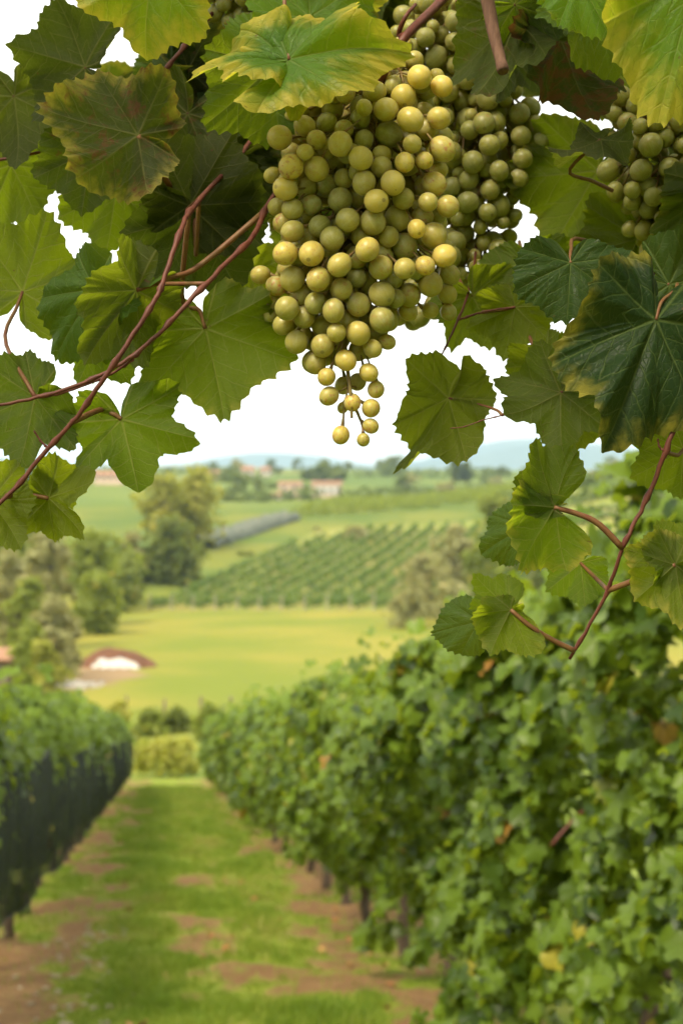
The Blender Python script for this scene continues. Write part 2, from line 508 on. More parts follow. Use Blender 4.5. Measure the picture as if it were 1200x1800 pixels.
def hero_leaf_mesh(name, seed, lobing=1.0, fold=0.1, curl=0.25, wave=1.0, W=1.0, side_curl=0.0, teeth=0.038, nA=350, nR=10, cut=1.0):
    th = np.linspace(-math.pi + 0.02, math.pi - 0.02, nA)
    ro = leaf_radius(th, seed, lobing, teeth, cut)
    rho = np.linspace(0, 1, nR + 1)[1:] ** 0.85
    RR = rho[:, None] * ro[None, :]
    # inner rings smoother than the toothed rim
    x = RR * np.sin(th) * W; y = RR * np.cos(th)
    rh = np.broadcast_to(rho[:, None], x.shape)
    z = leaf_z(x / W, y, rh, seed, fold, curl, wave, side_curl)
    V = np.concatenate([np.zeros((1, 3)), np.stack([x.ravel(), y.ravel(), z.ravel()], 1)])
    j = np.arange(nA - 1)
    tri = np.stack([np.zeros(nA - 1, int), 1 + j + 1, 1 + j], 1)
    i, jj = np.meshgrid(np.arange(nR - 1), j, indexing='ij')
    b = 1 + i * nA + jj
    quad = np.stack([b, b + 1, b + nA + 1, b + nA], -1).reshape(-1, 4)
    uv = np.concatenate([np.zeros((1, 2)), np.stack([(x / W).ravel(), y.ravel()], 1)])
    rim = np.concatenate([[0], rh.ravel()])
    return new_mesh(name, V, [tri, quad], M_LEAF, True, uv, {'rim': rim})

def simple_leaf(seed, npts=20, fold=0.25, curl=0.35):
    th = np.linspace(-math.pi + 0.15, math.pi - 0.15, npts)
    ro = leaf_radius(th, seed, 1.0, 0.0)
    x = ro * np.sin(th); y = ro * np.cos(th)
    z = leaf_z(x, y, np.ones_like(x), seed, fold, curl, 1.0, 0, 0)
    V = np.concatenate([np.zeros((1, 3)), np.stack([x, y, z], 1)])
    j = np.arange(npts - 1)
    return V, np.stack([np.zeros(npts - 1, int), 1 + j + 1, 1 + j], 1)

def scatter(template, pos, rot, size, tint):
    """template (V, T); pos n x 3; rot n x 3 x 3 (columns = axes); size n -> V, T, tint per vertex"""
    Vt, Tt = template
    n = len(pos)
    V = np.einsum('nij,kj->nki', rot, Vt) * size[:, None, None] + pos[:, None, :]
    F = Tt[None] + (np.arange(n) * len(Vt))[:, None, None]
    return V.reshape(-1, 3), F.reshape(-1, Tt.shape[1]), np.repeat(tint, len(Vt))

def frames(nrm, tip):
    """rotation matrices with z along nrm and y as near to tip as possible"""
    z = nrm / (np.linalg.norm(nrm, axis=1)[:, None] + 1e-9)
    y = tip - z * (tip * z).sum(1)[:, None]
    y /= np.linalg.norm(y, axis=1)[:, None] + 1e-9
    x = np.cross(y, z)
    return np.stack([x, y, z], -1)

# ================================================================== SETTING: ground
def make_ground_material():
    g = NT("ground_soil_and_meadow")
    p = g.pos()
    x, y, z = g.sep(p)
    nA = g.noise(0.35, p, 5); nB = g.noise(0.05, p, 4); nC = g.noise(2.2, p, 5); nD = g.noise(0.012, p, 4)
    grass = g.mix(g.mr(nA, 0.3, 0.7), (0.13, 0.20, 0.03), (0.20, 0.25, 0.045))
    meadow = g.mix(g.mr(nB, 0.35, 0.65), (0.150, 0.180, 0.020), (0.26, 0.225, 0.036))
    meadow = g.mix(g.mr(nC, 0.3, 0.7, 0, 0.4), meadow, (0.135, 0.17, 0.022))
    bx = g.math('DIVIDE', g.math('SUBTRACT', x, -19.5), 4.6); by = g.math('DIVIDE', g.math('SUBTRACT', y, 119), 11.0)
    bd = g.math('SQRT', g.math('ADD', g.math('MULTIPLY', bx, bx), g.math('MULTIPLY', by, by)))
    bare = g.mr(g.math('ADD', bd, g.math('MULTIPLY', g.math('SUBTRACT', nA, 0.5), 1.2)), 0.75, 1.15, 1, 0)
    meadow = g.mix(bare, meadow, g.mix(nC, (0.20, 0.13, 0.065), (0.30, 0.215, 0.12)))
    c = g.mix(g.mr(y, 62, 92), grass, meadow)
    # the vine terrace: reddish tilled soil and weeds between the rows
    terr = g.mix(g.mr(nA, 0.35, 0.65), (0.25, 0.21, 0.06), (0.19, 0.23, 0.045))
    hill = g.math('MULTIPLY', g.mr(g.math('ADD', y, g.math('MULTIPLY', x, 0.229)), 190.5, 193.5), g.mr(g.math('ADD', x, g.math('MULTIPLY', y, -0.21)), -68.5, -65.5))
    hill = g.math('MULTIPLY', hill, g.mr(y, 298, 308, 1, 0))
    c = g.mix(g.math('MULTIPLY', g.mr(y, 212, 222), g.mr(nB, 0.38, 0.6, 1.0, 0.55)), c, (0.085, 0.128, 0.022))
    c = g.mix(hill, c, terr)
    # far hills: patchwork of vine plots
    vo = g.n('ShaderNodeTexVoronoi'); vo.inputs['Scale'].default_value = 0.011; g.set(vo.inputs['Vector'], p)
    cell = g.n('ShaderNodeSeparateColor'); g.t.links.new(vo.outputs['Color'], cell.inputs[0])
    plot = g.mix(cell.outputs[0], (0.085, 0.135, 0.018), (0.185, 0.21, 0.034))
    plot = g.mix(g.mr(cell.outputs[1], 0.7, 0.95, 0, 0.6), plot, (0.32, 0.28, 0.09))
    ang = g.math('MULTIPLY', cell.outputs[2], 3.1)
    st = g.math('SINE', g.math('MULTIPLY', g.math('ADD', g.math('MULTIPLY', x, g.math('COSINE', ang)), g.math('MULTIPLY', y, g.math('SINE', ang))), 2.0))
    plot = g.mix(g.mr(st, -0.2, 0.9, 0, 0.45), plot, (0.075, 0.125, 0.028))
    plot = g.mix(g.mr(nD, 0.4, 0.6, 0, 0.4), plot, (0.10, 0.15, 0.035))
    c = g.mix(g.mr(y, 345, 385), c, plot)
    h = g.math('ADD', nC, g.math('MULTIPLY', nA, 2.0))
    return g.done(g.bsdf(c, 0.95, 0.12, g.bump(h, 0.5, 0.15)))

def build_ground():
    ys = np.concatenate([np.arange(-25, 60, 2.0), np.arange(60, 420, 5.0), 420 * 1.035 ** np.arange(0, 100)])
    ys = ys[ys < 12000]
    t = np.linspace(-1, 1, 181)
    xs = np.sign(t) * (np.abs(t) * 60 + np.abs(t) ** 4 * 5000)
    X, Y = np.meshgrid(xs, ys)
    V = np.stack([X, Y, terrain(X, Y)], -1).reshape(-1, 3)
    nx, ny = len(xs), len(ys)
    i, j = np.meshgrid(np.arange(ny - 1), np.arange(nx - 1), indexing='ij')
    b = i * nx + j
    Q = np.stack([b, b + 1, b + nx + 1, b + nx], -1).reshape(-1, 4)
    o = link("ground", new_mesh("ground", V, Q, make_ground_material()))
    tag(o, "rolling ground of meadow and vine slopes", kind="structure")
build_ground()

ROW_DX = -0.1115                      # rows run away and slightly to the left
def row_x(u, y): return u + ROW_DX * y
U_R, U_L = 1.666, -0.97
bare_n = sinoise(3, 1.5, 9, 2); bare_f = sinoise(4, 5.0, 9, 2); bare_w = sinoise(8, 0.7, 7, 2); bare_ff = sinoise(14, 13.0, 9, 2)

def bareness(u, y):
    """0 = turf, 1 = bare reddish soil and dry litter: strips under the vines plus worn patches"""
    u = np.asarray(u, float); y = np.asarray(y, float)
    dr = np.abs(((u - U_L + 1.318) % 2.636) - 1.318)
    strip = np.clip(1.0 - (dr - 0.20) / 0.66, 0, 1)
    uf, yf = u.ravel(), y.ravel()
    nz = mnoise.noise
    n = np.array([nz((a * 1.5, b * 0.62, 3.1)) + 0.75 * nz((a * 3.7, b * 1.7, 9.4)) + 0.55 * nz((a * 9.0, b * 5.0, 1.7)) for a, b in zip(uf, yf)]).reshape(u.shape)
    track = np.exp(-((u - 0.45) / 0.40) ** 2) * 0.26
    return np.clip(strip * 0.52 + 0.64 * n + track * 0.95 + 0.05, 0, 1)

def path_z(x, y): return terrain(x, y) + 0.006

def build_alley():
    us = np.arange(-3.6, 4.4, 0.10); ys = np.concatenate([np.arange(1.0, 30, 0.12), np.arange(30, 57, 0.3)])
    U, Y = np.meshgrid(us, ys)
    X = row_x(U, Y)
    b_ = bareness(U, Y)
    hn = sinoise(21, 9.0, 9, 2)(np.stack([U, Y], -1)); hm = sinoise(22, 2.2, 7, 2)(np.stack([U, Y], -1))
    edge = np.minimum(1, np.minimum(U + 3.6, 4.3 - U) / 0.3) * np.minimum(1, (57 - Y) / 1.5)
    Z = path_z(X, Y) + np.clip(edge, 0, 1) * (0.012 * hn + 0.022 * hm + 0.035)
    V = np.stack([X, Y, Z], -1).reshape(-1, 3)
    nx, ny = len(us), len(ys)
    i, j = np.meshgrid(np.arange(ny - 1), np.arange(nx - 1), indexing='ij')
    b = i * nx + j
    Q = np.stack([b, b + 1, b + nx + 1, b + nx], -1).reshape(-1, 4)
    g = NT("alley_turf_and_soil")
    p = g.pos()
    ba = g.attr('bare')
    n1 = g.noise(7, p, 6, 0.65); n2 = g.noise(45, p, 4, 0.6); n3 = g.noise(1.3, p, 4)
    soil = g.mix(g.mr(n1, 0.3, 0.7), (0.145, 0.078, 0.036), (0.245, 0.15, 0.066))
    soil = g.mix(g.mr(n2, 0.55, 0.75), soil, (0.30, 0.215, 0.11))
    soil = g.mix(g.mr(n3, 0.45, 0.65, 0, 0.5), soil, (0.15, 0.08, 0.035))
    turf = g.mix(g.mr(n1, 0.3, 0.7), (0.125, 0.19, 0.016), (0.22, 0.25, 0.034))
    turf = g.mix(g.mr(n3, 0.5, 0.7, 0, 0.5), turf, (0.26, 0.25, 0.06))
    f = g.mr(g.math('ADD', ba, g.math('MULTIPLY', g.math('SUBTRACT', n1, 0.5), 0.7)), 0.33, 0.62)
    c = g.mix(f, turf, soil)
    m = g.done(g.bsdf(c, 0.95, 0.1, g.bump(g.math('ADD', n1, n2), 0.8, 0.03)))
    o = link("path", new_mesh("path", V, Q, m, True, None, {'bare': b_.ravel()}))
    tag(o, "grassy alley between the two vine rows", kind="structure")
    return hm
build_alley()
_hn = sinoise(21, 9.0, 9, 2); _hm = sinoise(22, 2.2, 7, 2)
def alley_z(u, y):
    x = row_x(u, y); q = np.stack([u, y], -1)
    return path_z(x, y) + 0.012 * _hn(q) + 0.022 * _hm(q) + 0.035

def build_grass():
    N = 260000
    y = 6.5 + 42 * rng.random(N) ** 2.1
    u = rng.uniform(-1.3, 2.0, N)
    b = bareness(u, y)
    keep = rng.random(N) > np.clip(b * 2.3 - 0.15, 0, 0.985)
    y, u, b = y[keep], u[keep], b[keep]
    n = len(y)
    x = row_x(u, y); z = alley_z(u, y) - 0.004
    a = rng.uniform(0, 6.28, n); hgt = (0.025 + 0.060 * rng.random(n) ** 1.6) * np.array([1 + 0.8 * mnoise.noise((a_ * 2.2, b_ * 1.2, 7.7)) for a_, b_ in zip(u, y)]) * (1 + 0.02 * (y - 8))
    w = (0.0022 + 0.002 * rng.random(n)) * (1 + 0.06 * (y - 8))
    lean = rng.uniform(0.2, 0.95, n) * hgt; la = rng.uniform(0, 6.28, n)
    base = np.stack([x, y, z], 1)
    s = np.stack([np.cos(a) * w, np.sin(a) * w, np.zeros(n)], 1)
    mid = base + np.stack([np.cos(la) * lean * .35, np.sin(la) * lean * .35, hgt * .62], 1)
    tip = base + np.stack([np.cos(la) * lean, np.sin(la) * lean, hgt], 1)
    V = np.stack([base - s, base + s, mid + s * .7, mid - s * .7, tip], 1).reshape(-1, 3)
    k = np.arange(n)[:, None] * 5
    Q = k + np.array([[0, 1, 2, 3]]); Tt = k + np.array([[3, 2, 4]])
    g = NT("grass_blade")
    tv = g.attr('tint')
    c = g.mix(g.mr(tv, 0, 0.8), (0.125, 0.205, 0.014), (0.235, 0.285, 0.032))
    c = g.mix(g.mr(tv, 0.82, 0.95, 0, 0.9), c, (0.36, 0.29, 0.10))
    pr = g.bsdf(c, 0.55, 0.3)
    tl = g.n('ShaderNodeBsdfTranslucent'); g.set(tl.inputs[0], g.mix(0.5, c, (0.25, 0.36, 0.03)))
    m = g.done(g.mixsh(0.4, pr, tl.outputs[0]))
    cl = np.array([mnoise.noise((a_ * 1.6, b_ * 0.9, 5.5)) + 0.7 * mnoise.noise((a_ * 5.0, b_ * 3.0, 2.5)) for a_, b_ in zip(u, y)])
    tint = np.clip(rng.random(n) * 0.75 + 0.45 * (b - 0.2) + 0.42 * cl + 0.05, 0, 1)
    o = link("grass", new_mesh("grass", V, [Q, Tt], m, False, None, {'tint': np.repeat(tint, 5)}))
    tag(o, "short turf of the alley between the vine rows", "grass", kind="stuff")
build_grass()

def build_mountains():
    acc = Acc()
    xs = np.linspace(-5200, 5200, 180)
    f = sinoise(31, 0.0030, 9, 1); f2 = sinoise(32, 0.007, 9, 1)
    for (yy, h0, amp) in ((7400, 70, 70), (8800, 100, 90)):
        top = h0 + amp * f(xs[:, None] + yy) + 12 * f2(xs[:, None] + yy) + 45 * np.clip((xs - 200) / 700, -0.6, 1.0)
        rows = []
        for k, (dy, fr) in enumerate(((-900, 0.0), (-520, 0.36), (-230, 0.74), (0, 1.0), (500, 0.3), (900, 0.0))):
            rows.append(np.stack([xs, np.full_like(xs, yy + dy) + 60 * f2(xs[:, None] * 1.7 + k * 300), -75 + (top + 75) * fr + (8 * f2(xs[:, None] + k * 999) if 0 < fr < 1 else 0)], 1))
        V = np.concatenate(rows); nx = len(xs)
        i, j = np.meshgrid(np.arange(len(rows) - 1), np.arange(nx - 1), indexing='ij')
        b = i * nx + j
        acc.add(V, np.stack([b, b + 1, b + nx + 1, b + nx], -1).reshape(-1, 4))
    m = mat_plain("mountain_forest", (0.045, 0.075, 0.05), (0.085, 0.11, 0.07), 0.004, 0.95, 0.4, 20)
    tag(link("mountains", acc.mesh("mountains", m)), "distant mountain ridges", kind="structure")
build_mountains()

# ================================================================== trees and shrubs
def crown_mesh(seed, w, h, n_blob, n_leaf, leaf, shape='round', squash=1.0):
    """leaf faces spread through irregular clumps; origin at crown foot; returns V, Q, tint, blob centres"""
    r = np.random.default_rng(seed)
    C = []
    for k in range(n_blob):
        t = r.random()
        if shape == 'poplar':
            rad = w / 2 * (0.35 + 0.65 * math.sin(math.pi * min(1, t * 0.9 + 0.1)))
        elif shape == 'shrub':
            rad = w / 2 * math.sqrt(max(0.05, 1 - (t * 0.98) ** 2))
        else:
            rad = w / 2 * math.sqrt(max(0.04, 1 - (2 * t - 1) ** 2))
        a = r.uniform(0, 6.28); q = rad * (r.random() ** 0.45) * 0.85
        C.append((q * math.cos(a), q * math.sin(a) * squash, t * h * 0.9 + 0.05 * h, w * r.uniform(0.12, 0.25)))
    C = np.array(C)
    which = r.integers(0, n_blob, n_leaf)
    d = r.normal(size=(n_leaf, 3)); d /= np.linalg.norm(d, axis=1)[:, None]
    d[:, 2] = np.abs(d[:, 2]) * np.where(r.random(n_leaf) < 0.75, 1, -1)
    rr = C[which, 3] * (0.55 + 0.55 * r.random(n_leaf) ** 0.5)
    pos = C[which, :3] + d * rr[:, None] * np.array([1, 1, 0.85])
    nrm = d * 0.7 + r.normal(size=(n_leaf, 3)) * 0.6 + np.array([0, 0, 0.35])
    fr = frames(nrm, r.normal(size=(n_leaf, 3)))
    s = leaf * r.uniform(0.6, 1.4, n_leaf)
    V0 = np.array([[-.5, -.1, 0], [0, -.6, .1], [.5, -.05, 0], [.1, .65, -.12]])
    V = np.einsum('nij,kj->nki', fr, V0) * s[:, None, None] + pos[:, None]
    Q = np.arange(n_leaf)[:, None] * 4 + np.arange(4)[None]
    bt = r.random(n_blob)
    tint = np.clip(0.45 * bt[which] + 0.45 * r.random(n_leaf) + 0.1 * d[:, 2], 0, 0.89)
    tint[r.random(n_leaf) < 0.02] = 0.95
    return V.reshape(-1, 3), Q, np.repeat(tint, 4), C

TM = {
    'green': mat_row_leaf("tree_leaf_green", (0.115, 0.155, 0.028), (0.23, 0.265, 0.05), (0.38, 0.32, 0.06), tf=0.5, trans=(0.36, 0.42, 0.04), rough=0.6),
    'dark': mat_row_leaf("tree_leaf_dark", (0.065, 0.098, 0.02), (0.16, 0.185, 0.036), (0.42, 0.31, 0.06), tf=0.45, trans=(0.26, 0.30, 0.03), rough=0.6),
    'olive': mat_row_leaf("tree_leaf_olive", (0.22, 0.235, 0.085), (0.40, 0.395, 0.185), (0.42, 0.36, 0.18), tf=0.5, trans=(0.40, 0.36, 0.12), rough=0.7),
    'light': mat_row_leaf("tree_leaf_light", (0.24, 0.26, 0.04), (0.38, 0.36, 0.07), (0.45, 0.40, 0.08), tf=0.5, trans=(0.45, 0.46, 0.05), rough=0.6),
    'far': mat_row_leaf("tree_leaf_far", (0.085, 0.125, 0.03), (0.17, 0.20, 0.05), (0.28, 0.26, 0.08), trans=(0.2, 0.26, 0.04), rough=0.7),
}
_tseed = [100]
def tree(name, label, cat, base, w, h, kind, shape='round', leaf=0.3, n_leaf=2600, n_blob=26, clear=0.15, group=None, squash=1.0):
    _tseed[0] += 1
    sd = _tseed[0]
    t = thing(name, label, cat, base, group)
    V, Q, ti, C = crown_mesh(sd, w, h * (1 - clear), n_blob, n_leaf, leaf, shape, squash)
    b = np.asarray(base)
    off = b + np.array([0, 0, h * clear])
    r = np.random.default_rng(sd)
    acc = Acc()
    top = h * 0.72
    n = 7
    pts = np.stack([b[0] + np.cumsum(r.normal(0, 0.02 * w, n)) * np.linspace(0, 1, n), b[1] + np.cumsum(r.normal(0, 0.02 * w, n)) * np.linspace(0, 1, n), b[2] - 0.1 + np.linspace(0, top, n)], 1)
    r0 = max(0.03, h * 0.022)
    acc.add(*tube(pts, np.linspace(r0, r0 * 0.3, n), 7))
    for k in range(min(9, n_blob)):
        c = C[k, :3] + off
        i = r.integers(1, n - 2)
        if c[2] < pts[i][2]: i = 1
        m_ = (pts[i] + c) / 2 + np.array([0, 0, 0.06 * h])
        acc.add(*tube(spline([pts[i], m_, c], 6), np.linspace(r0 * 0.45, r0 * 0.12, 6), 5))
    link("trunk", acc.mesh("trunk", M_TREEBARK), t)
    link("crown", new_mesh("crown", V + off, Q, TM[kind], False, None, {'tint': ti}), t)
    return t

def ptree(px, d, py_top, wpx, kind, label, shape='round', name='tree', cat='tree', dens=1.0, clear=0.12, sink=0.0, **kw):
    b = T(px, d); b[2] -= sink
    h = ztop(py_top, d) - b[2]
    w = wpx / FPX * d
    leaf = d / FPX * 9
    area = max(w * h, 0.5)
    nl = int(min(9000, max(500, 8.0 * area / (leaf * leaf) * dens)))
    return tree(name, label, cat, b, w, h, kind, shape, leaf, nl, int(20 + 16 * h / w), clear, **kw)

# left wood edge
ptree(300, 226, 918, 112, 'dark', "dark round tree with golden patches at the edge of the vine terrace", clear=0.03)
ptree(258, 230, 985, 60, 'dark', "small dark tree tucked left of the round tree by the terrace", clear=0.02)
ptree(326, 224, 985, 60, 'dark', "low dark shrub at the foot of the round dark tree", name='shrub', cat='shrub', clear=0.0)
ptree(282, 262, 838, 92, 'light', "tall slim tree rising behind the round dark tree", 'poplar')
ptree(342, 268, 826, 100, 'light', "tall yellow-green tree behind the round dark tree", 'poplar')
ptree(232, 225, 938, 52, 'olive', "narrow beige-green tree left of the round dark tree", 'poplar', clear=0.05)
ptree(198, 205, 945, 118, 'green', "broad green tree at the corner of the meadow", clear=0.02)
ptree(212, 196, 1005, 84, 'dark', "dark low tree whose foot meets the meadow corner", clear=0.0)
ptree(150, 172, 935, 110, 'green', "bushy green tree left of the meadow corner", clear=0.02)
ptree(172, 160, 1010, 92, 'green', "low green tree bordering the left of the meadow", clear=0.0)
ptree(60, 178, 905, 120, 'green', "green tree high behind the pale willows", clear=0.05)
ptree(-20, 150, 900, 130, 'green', "green tree cut by the left edge of the photo", clear=0.05)
ptree(82, 142, 935, 92, 'olive', "pale grey-green willow, tallest of the pale trees at left", clear=0.05)
ptree(14, 132, 965, 84, 'olive', "pale willow cut by the left edge of the photo", clear=0.05)
ptree(48, 128, 1020, 90, 'green', "dark green tree between the pale willows", clear=0.0)
ptree(96, 112, 1050, 82, 'olive', "low round silvery willow beside the soil heap", clear=0.03)
ptree(124, 118, 1085, 46, 'olive', "small silvery shrub leaning toward the soil heap", 'shrub', name='shrub', cat='shrub', clear=0.0)
ptree(52, 108, 1095, 70, 'green', "green shrub below the silvery willow", 'shrub', name='shrub', cat='shrub', clear=0.0)
ptree(75, 98, 1132, 92, 'light', "yellow-green rounded shrub in front of the soil heap", 'shrub', name='shrub', cat='shrub', clear=0.0)
ptree(38, 94, 1118, 44, 'green', "upright green shrub beside the brown shed roof", 'shrub', name='shrub', cat='shrub', clear=0.0)
# right of the terrace
ptree(748, 178, 982, 100, 'olive', "pale tan-green willow in front of the vine terrace", clear=0.02)
ptree(722, 165, 1042, 88, 'olive', "low pale willow bush below the tan-green willow", 'shrub', name='shrub', cat='shrub', clear=0.0)
ptree(800, 172, 1030, 90, 'olive', "pale bush partly hidden by the right vine hedge", 'shrub', name='shrub', cat='shrub', clear=0.0)
ptree(800, 215, 928, 84, 'olive', "olive tree above the tan-green willow", clear=0.02)
ptree(845, 190, 960, 80, 'green', "green tree between the olive tree and hanging leaves", clear=0.02)
ptree(626, 283, 930, 50, 'olive', "beige bush standing alone among the terrace vines", 'shrub', name='shrub', cat='shrub', clear=0.0)
ptree(556, 300, 955, 22, 'olive', "tiny beige bush among the terrace vines", 'shrub', name='shrub', cat='shrub', clear=0.0)
ptree(432, 262, 985, 26, 'dark', "small brown-green bush at the terrace edge", 'shrub', name='shrub', cat='shrub', clear=0.0)
ptree(872, 235, 868, 90, 'green', "green tree showing between the hanging leaves", clear=0.05)
ptree(915, 225, 890, 96, 'green', "green tree beside the pale folded leaf", clear=0.05)
ptree(960, 210, 935, 90, 'dark', "dark tree on the right slope behind the hanging leaves", clear=0.02)
# skyline clumps
ptree(568, 690, 818, 34, 'far', "dark round tree on the skyline above the pink house", clear=0.02)
ptree(590, 680, 824, 40, 'far', "spreading tree on the skyline above the pink house", clear=0.02)
ptree(545, 700, 828, 30, 'far', "low tree left of the skyline clump", clear=0.02)
ptree(799, 700, 803, 12, 'far', "slender tall tree on the skyline, right of centre", 'poplar', clear=0.02)
ptree(818, 705, 815, 24, 'far', "round tree beside the slender tree on the skyline", clear=0.02)
ptree(400, 650, 828, 26, 'far', "small tree on the skyline beside the far houses", clear=0.02)
ptree(45, 560, 812, 60, 'far', "tree on the skyline at far left", clear=0.02)
ptree(105, 580, 815, 50, 'far', "tree on the skyline behind the lowest hanging leaves", clear=0.02)
ptree(480, 585, 858, 26, 'far', "bush just left of the smaller pink house", 'shrub', name='shrub', cat='shrub', clear=0.0)
ptree(540, 575, 862, 22, 'far', "bush between the two pink houses", 'shrub', name='shrub', cat='shrub', clear=0.0)
ptree(520, 540, 866, 16, 'dark', "dark bush in front of the smaller pink house", 'shrub', name='shrub', cat='shrub', clear=0.0)

def far_trees():
    r = np.random.default_rng(77)
    proto = []
    for k in range(5):
        V, Q, ti, C = crown_mesh(700 + k, 1.0, 1.0, 16, 420, 0.11, 'shrub' if k % 2 else 'round')
        acc = Acc().add(*tube([(0, 0, -0.1), (0.01, 0, 0.3), (0, 0.02, 0.7)], [0.03, 0.025, 0.01], 6))
        proto.append((new_mesh("crown", V, Q, TM['far' if k < 3 else ('dark' if k == 3 else 'olive')], False, None, {'tint': ti}), acc.mesh("trunk", M_TREEBARK)))
    n = 0
    while n < 70:
        d = r.uniform(430, 1150); px = r.uniform(-60, 1260)
        if 470 < px < 620 and d < 640: continue
        b = T(px, d)
        s = r.uniform(3.0, 7.5) * (1 if d < 800 else 1.3)
        t = thing("far_tree", "small distant tree dotted over the hazy far hills", "tree", b, "small trees on the far hills")
        m = Matrix.Translation(Vector(b)) @ Matrix.Rotation(r.uniform(0, 6), 4, 'Z') @ Matrix.Diagonal((s * r.uniform(0.8, 1.7), s * r.uniform(0.8, 1.4), s, 1))
        cr_, tr_ = proto[n % 5]
        link("crown", cr_, t, m); link("trunk", tr_, t, m)
        n += 1
far_trees()

# bushes at the foot of the alley
for (px, d, top, w, kind, lab) in (
        (285, 58, 1308, 120, 'light', "pale green bush closing the end of the alley"),
        (318, 60, 1306, 60, 'light', "small pale bush right of the one closing the alley"),
        (252, 62, 1300, 40, 'green', "small green bush at the end of the netted row"),
        (262, 82, 1252, 60, 'green', "green hedge bush behind the alley end"),
        (310, 84, 1250, 66, 'dark', "darker hedge bush behind the alley end"),
        (365, 80, 1246, 60, 'green', "green hedge bush just above the right row's far end"),
        (205, 80, 1238, 60, 'light', "light hedge bush above the netted row's far end"),
        (150, 84, 1240, 60, 'green', "hedge bush half hidden by the netted row")):
    ptree(px, d, top, w, kind, lab, 'shrub', name='shrub', cat='shrub', clear=0.0, dens=1.2)

# ================================================================== far terrace rows
def build_terrace():
    dirx, n_rows = 0.21, 16
    r = np.random.default_rng(5)
    post_me = None
    for k in range(n_rows):
        y0 = 199.0 - k * 0.72
        x0 = (266 - 600) / FPX * 199 + k * 2.75
        L = 100 if k > 2 else 76 + k * 10
        nq = int(L * 13)
        s = r.random(nq) * L
        gap = np.sin(s * 0.9 + k) * 0.12
        y = y0 + s; x = x0 + dirx * s
        z = terrain(x, y)
        hh = 1.55 + gap + r.normal(0, 0.06, nq)
        t = r.random(nq)
        pos = np.stack([x + r.normal(0, 0.20, nq), y, z + 0.35 + t * (hh - 0.35)], 1)
        nrm = np.stack([r.normal(0, 0.7, nq), r.normal(0, 0.7, nq) - 0.4, 0.35 + t * 0.8], 1)
        fr = frames(nrm, r.normal(size=(nq, 3)))
        V0 = np.array([[-.5, -.2, 0], [0, -.55, .1], [.5, -.1, 0], [.05, .6, -.1]])
        V = np.einsum('nij,kj->nki', fr, V0) * (0.42 * r.uniform(0.7, 1.35, nq))[:, None, None] + pos[:, None]
        Q = np.arange(nq)[:, None] * 4 + np.arange(4)[None]
        tint = np.repeat(np.clip(r.random(nq) * 0.6 + 0.3 * t, 0, 0.88), 4)  # tint rises with height: lit tops and shaded feet painted in
        b = np.array([x0, y0, float(terrain(x0, y0))])
        nth = ("first", "second", "third", "fourth", "fifth", "sixth", "seventh", "eighth", "ninth", "tenth", "eleventh", "twelfth", "thirteenth",
               "fourteenth", "fifteenth", "sixteenth", "seventeenth")[k]
        t_ = thing("vine_row", f"{nth} far terrace vine row counted from the round dark tree", "vine row", b, "vine rows on the far terrace")
        f = link("foliage", new_mesh("foliage", V.reshape(-1, 3), Q, M_ROW_FAR, False, None, {'tint': tint}), t_)
        f['kind'] = 'stuff'
        # end post and inner posts
        for q, sd in enumerate([-0.8] + list(np.arange(14, L, 22))):
            px_, py_ = x0 + dirx * sd, y0 + sd
            a = Acc(); gz = float(terrain(px_, py_))
            hgt = 1.95 + (0.1 * r.normal() if q == 0 else 0)
            lean = r.normal(0, 0.04)
            a.add(*tube([(px_, py_, gz - .2), (px_ + lean, py_, gz + hgt * .6), (px_ + lean * 2, py_, gz + hgt)], 0.10 if q == 0 else 0.05, 6))
            link("post", a.mesh("post", M_POST, False), t_)
M_ROW_FAR = mat_row_leaf("terrace_vine_leaf", (0.040, 0.090, 0.018), (0.12, 0.18, 0.032), (0.3, 0.3, 0.06), trans=(0.22, 0.32, 0.03), rough=0.55)
build_terrace()

def hedge_strip(name, label, cat, p0, p1, h, w, mat, leaf, dens, group=None):
    r = np.random.default_rng(abs(hash(label)) % 1000 if False else len(label) * 7)
    p0 = np.asarray(p0, float); p1 = np.asarray(p1, float)
    L = np.linalg.norm(p1 - p0); n = int(L * dens)
    s = r.random(n); t = r.random(n)
    d = (p1 - p0)[:2] / L; nx = np.array([-d[1], d[0]])
    xy = p0[:2] + np.outer(s, (p1 - p0)[:2]) + np.outer(r.normal(0, w / 2, n), nx)
    z = terrain(xy[:, 0], xy[:, 1]) + 0.1 + t * h * (1 + 0.12 * np.sin(s * L * 0.8))
    pos = np.column_stack([xy, z])
    fr = frames(r.normal(size=(n, 3)) + np.array([0, -.4, .6]), r.normal(size=(n, 3)))
    V0 = np.array([[-.5, -.2, 0], [0, -.55, .1], [.5, -.1, 0], [.05, .6, -.1]])
    V = np.einsum('nij,kj->nki', fr, V0) * (leaf * r.uniform(.7, 1.4, n))[:, None, None] + pos[:, None]
    tint = np.repeat(np.clip(r.random(n) * .85, 0, .89), 4)
    b = np.array([p0[0], p0[1], float(terrain(p0[0], p0[1]))])
    o = thing(name, label, cat, b, group)
    f = link("foliage", new_mesh("foliage", V.reshape(-1, 3), np.arange(n)[:, None] * 4 + np.arange(4)[None], mat, False, None, {'tint': tint}), o)
    f['kind'] = 'stuff'
    return o

# upper vineyard rows beyond the terrace
for k in range(9):
    d = 338 + k * 7.5
    lab = f"{('lowest', 'second lowest', 'third lowest', 'fourth lowest', 'middle', 'fourth highest', 'third highest', 'second highest', 'highest')[k]} cross row of the pale upper vineyard"
    hedge_strip("vine_row", lab, "vine row", T(505 + k * 12, d - 8 + k), T(905, d + 10), 1.6, 0.9, TM['green'], 0.55, 12, "cross rows of the upper vineyard")
